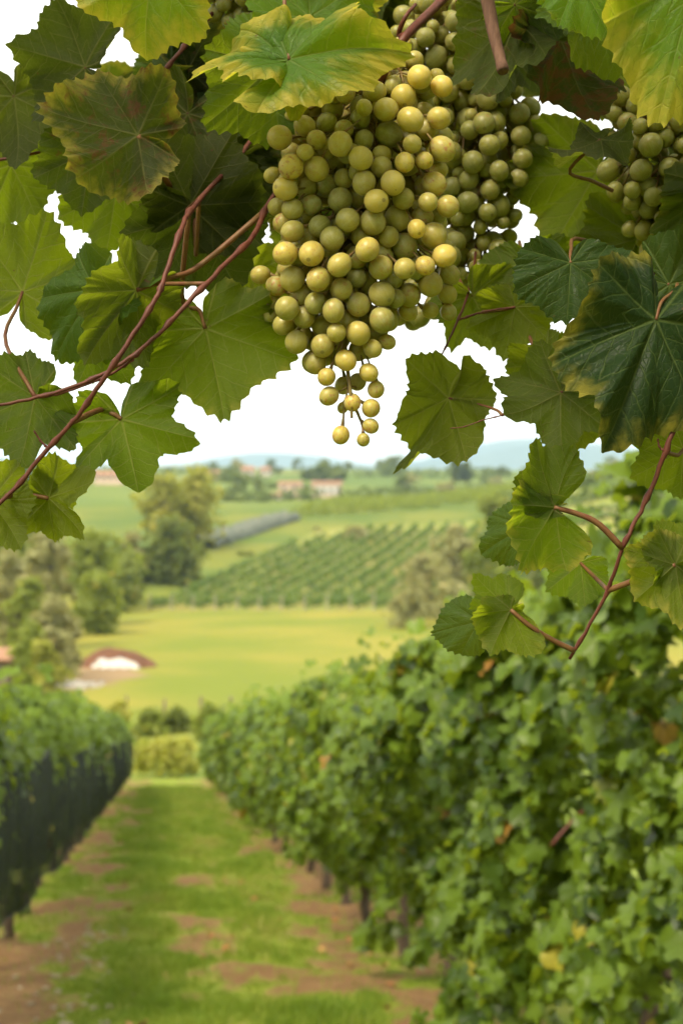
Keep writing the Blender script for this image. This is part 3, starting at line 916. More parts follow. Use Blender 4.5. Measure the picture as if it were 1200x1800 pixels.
# long hedgerows over the far hills
for (a, b_, d0, d1, h, lab) in ((380, 560, 470, 500, 3.0, "hedgerow below the pink houses"), (600, 850, 520, 560, 3.2, "hedgerow right of the pink houses"),
                                (340, 470, 640, 620, 3.5, "hedgerow left of the far white houses"), (620, 900, 760, 790, 4.5, "long dark hedgerow under the right skyline"),
                                (150, 420, 800, 840, 4.5, "long hedgerow under the left skyline"), (880, 1120, 330, 345, 2.0, "vine hedge crossing the right slope"),
                                (900, 1140, 300, 312, 2.0, "lower vine hedge crossing the right slope"), (900, 1150, 272, 282, 2.0, "lowest vine hedge crossing the right slope")):
    hedge_strip("hedgerow", lab, "hedge", T(a, d0), T(b_, d1), h, 2.2, TM['far'], 1.3, 7)

# grey netted strip across the slope
def netted_strip():
    r = np.random.default_rng(3)
    A = T(352, 272); B = T(505, 322)
    n = 60
    s = np.linspace(0, 1, n)
    ctr = A + np.outer(s, B - A)
    gz = terrain(ctr[:, 0], ctr[:, 1])
    d = (B - A)[:2] / np.linalg.norm((B - A)[:2]); nx = np.array([-d[1], d[0]])
    prof = [(-2.6, 0.1), (-2.3, 1.2), (-1.7, 1.7), (-1.0, 1.2), (-0.3, 1.25), (0.5, 1.8), (1.2, 1.25), (1.9, 1.3), (2.5, 1.7), (3.0, 0.2)]
    V = []
    for (o, h) in prof:
        w = 1 + 0.10 * r.normal(size=n)
        V.append(np.column_stack([ctr[:, 0] + nx[0] * o * w, ctr[:, 1] + nx[1] * o * w, gz + h * (1 + 0.10 * np.sin(s * 90 + o) + 0.10 * r.normal(size=n))]))
    V = np.concatenate(V)
    i, j = np.meshgrid(np.arange(len(prof) - 1), np.arange(n - 1), indexing='ij')
    b = i * n + j
    o = thing("netted_vine_row", "long row under grey netting above the far terrace", "vine row", A)
    link("net", new_mesh("net", V, np.stack([b, b + 1, b + n + 1, b + n], -1).reshape(-1, 4), mat_plain("grey_net", (0.075, 0.095, 0.07), (0.14, 0.15, 0.115), 0.9), True), o)
    for q in np.linspace(0.02, 0.98, 9):
        p = A + (B - A) * q; z = float(terrain(p[0], p[1]))
        link("post", Acc().add(*tube([(p[0], p[1] - .9, z - .1), (p[0], p[1] - .9, z + 2.3)], 0.07, 6)).mesh("post", M_POST), o)
netted_strip()

# ================================================================== buildings
M_PINK = mat_plain("pink_render", (0.50, 0.37, 0.28), (0.58, 0.44, 0.34), 0.6)
M_CREAM = mat_plain("cream_render", (0.42, 0.38, 0.32), (0.50, 0.45, 0.38), 0.6)
M_ORANGE = mat_plain("ochre_render", (0.42, 0.28, 0.15), (0.48, 0.33, 0.19), 0.6)
M_TILE = mat_plain("terracotta_roof", (0.26, 0.13, 0.075), (0.34, 0.19, 0.115), 2.0)
M_PALEPANEL = mat_plain("pale_panel", (0.48, 0.46, 0.43), (0.55, 0.53, 0.50), 1.0)
M_DARKWIN = mat_plain("dark_window", (0.05, 0.05, 0.055), (0.08, 0.08, 0.08), 1.0, 0.2)

def house(label, px, d, w, dep, h, wallmat, rz=0.0, gable=1.4, wins=3, panel=False, arch=False, base_drop=0.0):
    b = T(px, d); b[2] -= base_drop
    t = thing("house", label, "house", b)
    c, s = math.cos(rz), math.sin(rz)
    def L(x, y, z): return (b[0] + x * c - y * s, b[1] + x * s + y * c, b[2] + z)
    link("wall", Acc().box(L(0, 0, h / 2 - 0.3), (w, dep, h + 0.6), rz).mesh("wall", wallmat, False), t)
    e = 0.4
    V = np.array([L(-w / 2 - e, -dep / 2 - e, h), L(w / 2 + e, -dep / 2 - e, h), L(w / 2 + e, dep / 2 + e, h), L(-w / 2 - e, dep / 2 + e, h),
                  L(-w / 2 - e, 0, h + gable), L(w / 2 + e, 0, h + gable),
                  L(-w / 2 - e, -dep / 2 - e, h - .2), L(w / 2 + e, -dep / 2 - e, h - .2), L(w / 2 + e, dep / 2 + e, h - .2), L(-w / 2 - e, dep / 2 + e, h - .2)])
    Q = np.array([[0, 1, 5, 4], [2, 3, 4, 5], [0, 6, 7, 1], [1, 7, 8, 2], [2, 8, 9, 3], [3, 9, 6, 0], [6, 9, 8, 7]])
    link("roof", new_mesh("roof", V, [Q, np.array([[0, 4, 3], [1, 2, 5]])], M_TILE, False), t)
    if panel:
        link("pale_panel", Acc().box(L(0.1, -dep / 2 - 0.08, h * 0.5), (w * 0.8, 0.2, h * 0.52), rz).mesh("pale_panel", M_PALEPANEL, False), t)
    if arch:
        link("archway", Acc().box(L(w * 0.05, -dep / 2 - 0.05, h * 0.3), (w * 0.28, 0.15, h * 0.62), rz).mesh("archway", M_DARKWIN, False), t)
    for k in range(wins):
        x = -w / 2 + (k + 0.5) * w / wins
        z = h * (0.5 if panel else 0.72)
        wn = link("window", Acc().box(L(x, -dep / 2 - (0.2 if panel else 0.05), z), (0.9, 0.12, 1.1), rz).mesh("window", M_DARKWIN, False), t)
        link("sill", Acc().box(L(x, -dep / 2 - (0.24 if panel else 0.1), z - 0.62), (1.1, 0.25, 0.12), rz).mesh("sill", M_CREAM, False), wn)
    return t

def base_at(px, py, dmin=420, dmax=1000):
    for d in np.arange(dmin, dmax, 2.0):
        b = T(px, d)
        if HORIZON + (CAMZ - b[2]) / d * FPX <= py: return d
    return dmax
house("wide pink house with a pale band across its front", 574, base_at(574, 874, 500), 9.6, 7, 4.6, M_PINK, 0.05, 0.7, 4, panel=True)
house("smaller pink house with a dark archway", 511, base_at(511, 876, 500), 7.0, 7, 4.8, M_PINK, -0.1, 0.7, 2, arch=True)
house("low cream outbuilding beside the smaller pink house", 488, base_at(488, 878, 500) - 4, 3.0, 4, 1.7, M_CREAM, 0, 0.6, 1)
d_ = 760
house("left of the two far cream houses on the skyline", 436, d_, 5.5, 6, 3.4, M_CREAM, 0.2, 1.6, 2)
house("right of the two far cream houses on the skyline", 467, d_ + 20, 4.5, 6, 3.2, M_CREAM, -0.2, 1.4, 2)
house("long low house seen behind the lobed backlit leaf", 192, base_at(192, 851, 560), 10.0, 7, 3.4, M_PINK, 0.0, 1.4, 4)
house("small ochre house by the yellow-green tree", 374, base_at(374, 846, 560), 4.5, 5, 3.2, M_ORANGE, 0.1, 1.2, 1)
house("farmhouse on the crest of the right slope", 1052, 700, 8.0, 7, 4.0, M_CREAM, 0.3, 1.6, 3)

# pale bare bank on the hill, right of centre
def bank():
    A = T(846, 452); B = T(858, 418)
    xs = np.linspace(0, 1, 12)
    V = []
    for o in (-1.5, -0.6, 0.6, 1.5):
        c = A + np.outer(xs, B - A); c[:, 0] += o + 0.3 * np.sin(xs * 9 + o)
        c[:, 2] = terrain(c[:, 0], c[:, 1]) + (0.05 if abs(o) > 1 else 1.3 * np.sin(xs * math.pi) + 0.08)
        V.append(c)
    V = np.concatenate(V)
    i, j = np.meshgrid(np.arange(3), np.arange(11), indexing='ij'); b = i * 12 + j
    o = link("earth_bank", new_mesh("earth_bank", V, np.stack([b, b + 12, b + 13, b + 1], -1).reshape(-1, 4), mat_plain("pale_earth", (0.50, 0.36, 0.22), (0.62, 0.47, 0.31), 0.8)))
    tag(o, "pale bare earth bank on the hillside right of centre", "earth bank", kind="structure")
bank()

# ================================================================== soil heap, tarpaulin, rubble, shed, fence
def heap():
    r = np.random.default_rng(9)
    c = T(203, 126)
    f = sinoise(41, 1.6, 8, 2); f2 = sinoise(42, 5, 9, 2)
    n = 44
    a = np.linspace(0, 2 * np.pi, n, endpoint=False)
    rings = np.linspace(0, 1, 12)
    def surf(x, y):
        q = np.stack([x, y], -1)
        e = np.sqrt((x / 3.3) ** 2 + (y / 2.4) ** 2)
        return np.clip(1 - e ** 2, -0.1, 1) * 1.25 * (1 + 0.18 * f(q)) + 0.10 * f2(q)
    X = np.outer(rings, np.cos(a) * 3.4); Y = np.outer(rings, np.sin(a) * 2.5)
    Z = surf(X, Y)
    Z[-1] = -0.15
    V = np.stack([c[0] + X, c[1] + Y, c[2] + Z], -1).reshape(-1, 3)
    i, j = np.meshgrid(np.arange(11), np.arange(n), indexing='ij'); j2 = (j + 1) % n
    Q = np.stack([i * n + j, i * n + j2, (i + 1) * n + j2, (i + 1) * n + j], -1).reshape(-1, 4)
    Q = Q[:, ::-1]
    m = mat_plain("heap_soil", (0.085, 0.036, 0.020), (0.17, 0.080, 0.042), 1.5, 0.95, 0.8, 0.15)
    o = link("soil_heap", new_mesh("soil_heap", V, Q, m)); tag(o, "brown soil heap at the meadow's left edge", "soil heap")
    # tarpaulin lying over the near flank
    nu, nv = 30, 14
    U, Vv = np.meshgrid(np.linspace(-1, 1, nu), np.linspace(0, 1, nv))
    x = 0.35 + U * (1.75 + 0.2 * np.sin(Vv * 7)) + 0.12 * np.sin(Vv * 11); y = -2.40 + Vv * 0.85 + 0.07 * np.sin(U * 6) + 0.06 * np.sin(U * 17)
    z = np.maximum(surf(x, y), 0.02) + 0.07 + 0.05 * np.sin(U * 13 + Vv * 5) + 0.04 * np.sin(Vv * 17)
    V2 = np.stack([c[0] + x, c[1] + y, c[2] + z], -1).reshape(-1, 3)
    i, j = np.meshgrid(np.arange(nv - 1), np.arange(nu - 1), indexing='ij'); b = i * nu + j
    t = link("tarpaulin", new_mesh("tarpaulin", V2, np.stack([b, b + 1, b + nu + 1, b + nu], -1).reshape(-1, 4), mat_plain("white_sheet", (0.42, 0.40, 0.37), (0.54, 0.52, 0.48), 2, 0.6)))
    tag(t, "white tarpaulin spread on the brown soil heap", "tarpaulin")
    # pale rubble: one heap of broken stone
    c2 = T(132, 110.5)
    acc = Acc()
    for k in range(150):
        q = r.normal(size=2) * np.array([0.62, 0.75]); hz = 0.32 * max(0, 1 - (q[0] / 1.4) ** 2 - (q[1] / 1.6) ** 2)
        acc.box((c2[0] + q[0], c2[1] + q[1], c2[2] + hz * r.random() + 0.05), r.uniform(0.10, 0.34, 3) * np.array([1, 1, 0.7]), r.uniform(0, 3))
    o = link("rubble", acc.mesh("rubble", mat_plain("pale_rubble", (0.38, 0.35, 0.30), (0.52, 0.49, 0.44), 6), False))
    tag(o, "low spill of pale rubble left of the soil heap", "rubble", kind="stuff")
heap()

def shed():
    d = 108; b = T(-8, d); b[2] += 0.0
    t = thing("shed", "brown-roofed shed cut by the left edge of the photo", "shed", b)
    zt = ztop(1146, d) - b[2]
    link("wall", Acc().box((b[0], b[1] + 1.2, b[2] + (zt - 0.5) / 2 - .1), (1.9, 2.2, zt - 0.5 + .2)).mesh("wall", M_WOOD, False), t)
    V = np.array([(-1.2, -0.3, zt - .45), (1.2, -0.3, zt - .45), (1.2, 2.6, zt), (-1.2, 2.6, zt), (-1.2, -0.3, zt - .6), (1.2, -0.3, zt - .6), (1.2, 2.6, zt - .15), (-1.2, 2.6, zt - .15)]) + b
    link("roof", new_mesh("roof", V, np.array([[0, 1, 2, 3], [7, 6, 5, 4], [0, 4, 5, 1], [1, 5, 6, 2], [2, 6, 7, 3], [3, 7, 4, 0]]), M_TILE, False), t)
    link("door", Acc().box((b[0] + 0.5, b[1] + 0.06, b[2] + 0.8), (0.8, 0.1, 1.6)).mesh("door", M_TREEBARK, False), t)
shed()

for (px, d, lab) in ((221, 92, "dark fence post above the netted row's end"), (352, 92, "dark fence post above the right row's end"), (288, 93, "thin fence post between the two dark ones"),
                     (405, 92, "fence post partly behind the right hedge")):
    b = T(px, d); hh = 1.25 if px != 288 else 1.0
    o = link("fence_post", Acc().add(*tube(np.array([(0, 0, -.3), (0.01, 0, hh * .5), (0.03, 0, hh * .97), (0.03, 0, hh)]) + b, [0.09, 0.085, 0.08, 0.06], 8)).mesh("fence_post", M_WOOD))
    tag(o, lab, "fence post", "fence posts at the meadow's near edge")

# ================================================================== near vine rows
TEMPL = [simple_leaf(s, 20, f, c) for s, f, c in ((1, .25, .35), (2, .1, .6), (3, .4, .2), (4, .2, .5))]
TEMPL_LO = [simple_leaf(s, 11, f, c) for s, f, c in ((5, .25, .4), (6, .15, .6))]
LEAF_OBJ = [new_mesh("leaf", *(lambda t: (t[0], [t[1]]))(simple_leaf(20 + k, 26, 0.12 + 0.1 * (k % 3), 0.25 + 0.12 * (k % 4))), M_ROWOBJ, True) for k in range(6)]
hedge_pit = sinoise(57, 9.0, 12, 2); hedge_bulge = sinoise(51, 5.0, 12, 2); hedge_top = sinoise(52, 2.2, 9, 1); hedge_low = sinoise(53, 3.0, 9, 1)

def vine_trunk(t, u, y, h, seed, r0=0.035):
    r = np.random.default_rng(seed)
    x = row_x(u, y); b = np.array([x, y, float(alley_z(np.float64(u), np.float64(y))) - 0.03])
    n = 10
    p = np.stack([b[0] + np.cumsum(r.normal(0, .012, n)), b[1] + np.cumsum(r.normal(0, .015, n)), b[2] + np.linspace(0, h, n)], 1)
    rad = r0 * (1.25 - 0.5 * np.linspace(0, 1, n)) * (1 + 0.18 * r.normal(size=n) * 0.6)
    rad[0] *= 1.35
    link("trunk", Acc().add(*tube(p, rad, 9)).mesh("trunk", M_TRUNK), t)
    for s in (-1, 1):      # the two arms along the wire
        q = spline([p[-1], p[-1] + np.array([s * -ROW_DX * .2 * -1, s * .3, .06 - s * .05]), p[-1] + np.array([s * ROW_DX * .85, s * .85, .04 - s * .139])], 8)
        link("arm", Acc().add(*tube(q, np.linspace(r0 * .75, r0 * .35, 8), 7)).mesh("arm", M_TRUNK), t)

def vine_foliage(u0, y0, y1, n, seed, low, high, thick, size=(0.075, 0.13), inner=0.25, bulge=0.22):
    """leaf placements on the shell of a clipped vine wall between y0 and y1"""
    r = np.random.default_rng(seed)
    y = r.uniform(y0, y1, n); t = r.random(n) ** 0.85
    dom = r.random(n)
    hi = high + 0.60 * np.clip((7.5 - y) / 3.0, 0, 1) * (u0 > 0) + 0.18 * hedge_top(y[:, None] * 1.0 + u0 * 9); lo = low + 0.16 * hedge_low(y[:, None] + u0 * 5)
    hgt = lo + t * (hi - lo)
    env = thick * (0.30 + 0.85 * np.sin(np.clip(t, 0, 1) * 2.3 + 0.35)) + np.where((u0 < 0) & (hgt > 1.5), 0.16, bulge) * hedge_bulge(np.stack([y, hgt], 1) + u0)
    depth = np.where(r.random(n) < inner, r.uniform(-0.85, 0.85, n), np.where(r.random(n) < 0.72, -1, 1) * (1 if u0 > 0 else -1) * (1 - 0.25 * r.random(n) ** 2))
    top = dom < 0.20
    hgt = np.where(top, hi - 0.12 * r.random(n), hgt); depth = np.where(top, r.uniform(-1, 1, n) * 0.8, depth)
    spray = r.random(n) < 0.035
    hgt = np.where(spray & top, hi + 0.28 * r.random(n), hgt)
    if u0 > 0:
        pit = hedge_pit(np.stack([y, hgt * 1.1], 1)) < -0.12
        depth = np.where(pit & ~top, depth * 0.25, depth)
    u = u0 + depth * env
    x = row_x(u, y); gz = terrain(row_x(u0, y), y)
    pos = np.stack([x, y, gz + hgt], 1)
    out = np.stack([depth, -0.25 + 0 * y, 0.65 + 0.5 * t], 1)
    out[top] = np.stack([depth * .4, -0.3 + 0 * depth, 1.0 + 0 * depth], 1)[top]
    nrm = out + r.normal(0, 0.46, (n, 3))
    tip = np.stack([r.normal(0, .6, n), r.normal(0, .6, n), -1.0 + 0.3 * r.normal(size=n)], 1)
    s = r.uniform(size[0], size[1], n) * np.where(r.random(n) < 0.15, 0.6, 1.0)
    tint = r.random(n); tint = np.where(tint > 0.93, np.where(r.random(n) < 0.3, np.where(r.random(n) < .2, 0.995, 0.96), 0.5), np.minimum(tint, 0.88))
    tint = np.where(top | spray | ((u0 < 0) & (hgt > 1.5)), np.clip(tint + 0.3, 0, 0.9), tint)  # raised tint paints sunlight onto the top leaves
    return pos, frames(nrm, tip), s, tint, depth, hgt

ORD = ("first", "second", "third", "fourth", "fifth", "sixth", "seventh", "eighth", "ninth", "tenth", "eleventh", "twelfth")

def y_near(yc): return yc > 7

def build_vine(u0, yc, seed, n, low, high, thick, label, group, n_obj=0, templ=TEMPL, trunk_h=0.75, size=(0.075, 0.13), inner=0.25, step=1.8):
    b = np.array([row_x(u0, yc), yc, float(terrain(row_x(u0, yc), yc))])
    t = thing("grapevine", label, "grapevine", b, group)
    vine_trunk(t, u0, yc, trunk_h, seed)
    pos, fr, s, tint, depth, hgt = vine_foliage(u0, yc - step / 2 - .1, yc + step / 2 + .1, n, seed + 1, low, high, thick, size, inner, (0.20 if y_near(yc) else 0.10) if u0 > 0 else 0.05)
    used = np.zeros(n, bool)
    if n_obj:
        d = np.linalg.norm(pos - CAM, axis=1)
        score = np.where((depth * (1 if u0 > 0 else -1) < -0.55) | (hgt > high - 0.25), 1, 0) * 10 + s * 40 - d
        vis = np.argsort(-score)[:n_obj]
        used[vis] = True
        for k, i in enumerate(vis):
            m = Matrix.Identity(4)
            for a in range(3):
                for c in range(3): m[a][c] = fr[i][a][c] * s[i]
                m[a][3] = pos[i][a]
            link("leaf", LEAF_OBJ[k % 6], t, m)
    k = 0
    VV, FF, TT, off = [], [], [], 0
    for ti, tm in enumerate(templ):
        sel = (~used) & (np.arange(n) % len(templ) == ti)
        V, F, tv = scatter(tm, pos[sel], fr[sel], s[sel], tint[sel])
        VV.append(V); FF.append(F + off); TT.append(tv); off += len(V)
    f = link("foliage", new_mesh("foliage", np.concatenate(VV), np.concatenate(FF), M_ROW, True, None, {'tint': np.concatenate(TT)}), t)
    f['kind'] = 'stuff'
    return t

for k in range(26):                       # the tall hedge on the right
    yc = 3.74 + 1.8 * k
    if k < 10:
        lab = f"{ORD[k]} vine of the tall right-hand row, counted from the camera"
    else:
        lab = "vine in the far stretch of the tall right-hand row"
    near = k < 7
    build_vine(U_R, yc, 900 + 10 * k, 2100 if k < 3 else (1300 if near else 800), 0.44, 1.97, 0.26 if k < 2 else 0.37, lab, "vines of the right-hand row",
               n_obj=240 if near else 0, templ=TEMPL if k < 10 else TEMPL_LO, size=(0.054, 0.095) if k < 2 else ((0.060, 0.108) if k < 10 else (0.085, 0.14)))
for k in range(22):                       # the netted row on the left
    yc = 7.0 + 1.8 * k
    lab = f"{ORD[k]} vine of the netted left-hand row, counted from the camera" if k < 8 else "vine in the far stretch of the netted left-hand row"
    build_vine(U_L - 0.24, yc, 1400 + 10 * k, 800 if k < 8 else 520, 0.50, 1.86, 0.24, lab, "vines of the netted left-hand row",
               n_obj=130 if k < 4 else 0, templ=TEMPL if k < 8 else TEMPL_LO, size=(0.06, 0.10) if k < 8 else (0.085, 0.14), trunk_h=0.7)

# both rows run on past the camera, unseen, added to block low sky light
for k in range(4):
    build_vine(U_R, 1.94 - 1.8 * k, 2100 + 10 * k, 650, 0.5, 2.3, 0.38, f"{('first', 'second', 'third', 'fourth')[k]} right-row vine behind the photographer, outside the photo", "vines of the right-hand row", templ=TEMPL_LO, size=(0.085, 0.14))
for k in range(5):
    build_vine(U_L - 0.35, 5.2 - 1.8 * k, 2200 + 10 * k, 600, 0.5, 2.0, 0.24, f"{('first', 'second', 'third', 'fourth', 'fifth')[k]} left-row vine beside the photographer, outside the photo", "vines of the netted left-hand row", templ=TEMPL_LO, size=(0.085, 0.14))

# canes poking out of the right hedge
def hedge_cane(label, pts, r=0.006):
    p = spline([P(*q) for q in pts], 14)
    o = link("bare_cane", Acc().add(*tube(p, np.linspace(r, r * .6, 14), 7)).mesh("bare_cane", M_CANE)); tag(o, label, "cane")
hedge_cane("arching reddish cane near the top of the right hedge", [(805, 1285, 7.2), (850, 1258, 7.0), (905, 1254, 6.9), (945, 1278, 7.0)], 0.008)
hedge_cane("slanting reddish cane in the middle of the right hedge", [(968, 1486, 5.7), (1020, 1428, 5.75), (1060, 1408, 5.9), (1120, 1375, 6.1)], 0.006)

# ------------------------------------------------------------------ dark net over the left row
def left_net():
    ys = np.arange(6.4, 45.6, 0.14)
    hs = np.linspace(0, 1, 15)
    Y, H = np.meshgrid(ys, hs)
    n1 = sinoise(61, 1.8, 8, 2)(np.stack([Y, H * 1.2], -1)); n2 = sinoise(62, 9, 8, 2)(np.stack([Y, H * 0.35], -1))
    lo = 0.46 + 0.03 * np.sin(Y * 2.1) + 0.02 * n1; hi = 1.46 + 0.03 * np.sin(Y * 3.5 + 1)
    U = U_L + 0.06 + 0.04 * n1 + 0.013 * n2 - 0.06 * (H - 0.5) ** 2 + 0.05 * np.sin(H * 3.1)
    X = row_x(U, Y); Z = terrain(row_x(U_L, Y), Y) + lo + H * (hi - lo)
    nx = len(ys)
    V = np.stack([X, Y, Z], -1).reshape(-1, 3)
    i, j = np.meshgrid(np.arange(len(hs) - 1), np.arange(nx - 1), indexing='ij'); b = i * nx + j
    g = NT("black_mesh_net")
    p = g.pos()
    x, y, z = g.sep(p)
    n = g.noise(6, p, 4)
    wv = g.math('ABSOLUTE', g.math('SINE', g.math('MULTIPLY', z, 420.0)))
    wh = g.math('ABSOLUTE', g.math('SINE', g.math('MULTIPLY', y, 420.0)))
    thread = g.math('MAXIMUM', g.mr(wv, 0.55, 0.75), g.mr(wh, 0.55, 0.75))
    df = g.bsdf(g.mix(n, (0.014, 0.019, 0.015), (0.032, 0.040, 0.032)), 0.8, 0.05)
    tp = g.n('ShaderNodeBsdfTransparent')
    cover = g.math('MULTIPLY', g.math('ADD', 0.78, g.math('MULTIPLY', thread, 0.10)), g.mr(n, 0.25, 0.6, 0.92, 1.0))
    m = g.done(g.mixsh(cover, tp.outputs[0], df))
    base = np.array([row_x(U_L + .33, 6.4), 6.4, float(terrain(row_x(U_L, 6.4), 6.4))])
    o = thing("hail_net", "dark mesh net hung along the left vine row", "net", base)
    link("net_sheet", new_mesh("net_sheet", V, np.stack([b, b + 1, b + nx + 1, b + nx], -1).reshape(-1, 4), m), o)
    k = len(hs) - 1
    for q, rr in ((k, 0.007), (0, 0.005)):
        link("edge_cord", Acc().add(*tube(np.stack([X[q], Y[q], Z[q]], 1), rr, 5)).mesh("edge_cord", M_DRYDARK), o)
M_DRYDARK = mat_plain("dark_cord", (0.02, 0.02, 0.02), (0.04, 0.04, 0.04), 30)
left_net()

# fallen leaves and pale litter on the ground
def litter():
    r = np.random.default_rng(88)
    m = mat_row_leaf("dry_leaf", (0.30, 0.13, 0.05), (0.46, 0.27, 0.11), (0.5, 0.4, 0.2), tint_attr=False, trans=(0.3, 0.15, 0.05), tf=0.15, rough=0.8)
    mes = [new_mesh("dry_leaf", *(lambda t: (t[0], [t[1]]))(simple_leaf(60 + k, 18, 0.35, -0.5)), m) for k in range(3)]
    spots = []
    for k in range(90):
        y = 7.5 + 16 * r.random() ** 1.5
        u = r.uniform(-0.75, 1.6)
        if bareness(np.array(u), np.array(y)) < 0.32 and r.random() < 0.8: continue
        spots.append((u, y))
    for k, (u, y) in enumerate(spots):
        z = float(alley_z(np.float64(u), np.float64(y))) + 0.012
        s = r.uniform(0.025, 0.055)
        mm = Matrix.Translation(Vector((row_x(u, y), y, z))) @ Matrix.Rotation(r.uniform(0, 6.28), 4, 'Z') @ Matrix.Rotation(r.normal() * .3, 4, 'X') @ Matrix.Scale(s, 4)
        tag(link("fallen_leaf", mes[k % 3], None, mm), "dry brown vine leaf lying on the alley floor", "leaf", "dry leaves on the alley floor")
    # pale chips under the netted row
    n = 90
    y = r.uniform(8.3, 13, n); u = r.normal(U_L + 0.42, 0.22, n)
    acc = Acc()
    for k in range(n):
        z = float(alley_z(np.float64(u[k]), np.float64(y[k]))) + 0.006
        acc.box((row_x(u[k], y[k]), y[k], z), r.uniform(0.012, 0.045, 3) * np.array([1, 1, .5]), r.uniform(0, 3))
    o = link("pebbles", acc.mesh("pebbles", mat_plain("pale_stone", (0.24, 0.20, 0.12), (0.38, 0.32, 0.22), 40), False))
    tag(o, "pale stones and chips on the soil under the netted row", "pebbles", kind="stuff")
litter()

# ================================================================== FOREGROUND: bunches of grapes
def sphere_mesh(name, seed):
    nu, nv = 26, 16
    r = np.random.default_rng(seed)
    f = sinoise(seed, 2.0, 6, 3)
    V = [(0, 0, 1)]
    for i in range(1, nv):
        a = math.pi * i / nv
        for j in range(nu):
            b = 2 * math.pi * j / nu
            V.append((math.sin(a) * math.cos(b), math.sin(a) * math.sin(b), math.cos(a)))
    V.append((0, 0, -1)); V = np.array(V, float)
    V *= (1 + 0.022 * f(V))[:, None]
    V[:, 2] *= 1.04
    V[:, 0] *= 1 + 0.03 * r.normal(); V[:, 1] *= 1 + 0.03 * r.normal()
    Q = [(1 + (i) * nu + j, 1 + (i + 1) * nu + j, 1 + (i + 1) * nu + (j + 1) % nu, 1 + i * nu + (j + 1) % nu) for i in range(nv - 2) for j in range(nu)]
    e = len(V) - 1
    Tt = [(0, 1 + j, 1 + (j + 1) % nu) for j in range(nu)] + [(e, 1 + (nv - 2) * nu + (j + 1) % nu, 1 + (nv - 2) * nu + j) for j in range(nu)]
    return new_mesh(name, V, [np.array(Q), np.array(Tt)], M_GRAPE)
GRAPE_ME = [sphere_mesh("grape", 300 + k) for k in range(4)]

def put_bunch(name, label, C, rad, gold, brown, axis_pts, stalk_pts, seed, group="bunches of white grapes"):
    """C n x 3 world centres"""
    r = np.random.default_rng(seed)
    t = thing(name, label, "grape bunch", axis_pts[0], group)
    A = spline(axis_pts, 60)
    acc = Acc()
    acc.add(*tube(spline(stalk_pts, 16), np.linspace(0.0032, 0.0026, 16), 8))
    link("stalk", acc.mesh("stalk", M_CANE), t)
    acc = Acc()
    acc.add(*tube(A, np.linspace(0.0024, 0.0009, 60), 7))
    # little branches leave the rachis, each carrying a handful of grapes
    left = list(range(len(C))); groups = []
    while left:
        k0 = left[0]
        d = np.linalg.norm(C[left] - C[k0], axis=1)
        g_ = [left[q] for q in np.argsort(d)[:6] if d[q] < 0.034]
        groups.append(g_); left = [q for q in left if q not in g_]
    for g_ in groups:
        cen = C[g_].mean(0)
        d = np.linalg.norm(A - (cen + np.array([0, 0, 0.01])), axis=1)
        a = A[max(0, int(np.argmin(d)) - 4)]
        hub = a * 0.42 + cen * 0.58 + np.array([0, 0.004, 0.002])
        acc.add(*tube(spline([a, (a + hub) / 2 + np.array([0, 0.001, 0.003]), hub], 6), np.linspace(0.0013, 0.0009, 6), 6))
        for i in g_:
            out = C[i] - hub; out = out / (np.linalg.norm(out) + 1e-9)
            ax = out + r.normal(0, .22, 3); ax /= np.linalg.norm(ax)
            att = C[i] - ax * rad[i] * 0.97
            acc.add(*tube(spline([hub, (hub + att) / 2 + r.normal(0, .0008, 3), att], 6), [0.0008, 0.0007, 0.0006, 0.0006, 0.0008, 0.0014], 5))
            q = Vector(ax).to_track_quat('Z', 'Y').to_matrix().to_4x4()
            s = rad[i]
            m = Matrix.Translation(Vector(C[i])) @ q @ Matrix.Rotation(r.uniform(0, 6.28), 4, 'Z') @ Matrix.Diagonal((s * r.uniform(0.95, 1.03), s * r.uniform(0.95, 1.03), s * r.uniform(0.95, 1.07), 1))
            o = link("grape", GRAPE_ME[i % 4], t, m)
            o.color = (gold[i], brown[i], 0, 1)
    link("rachis", acc.mesh("rachis", M_STALK), t)
    return t

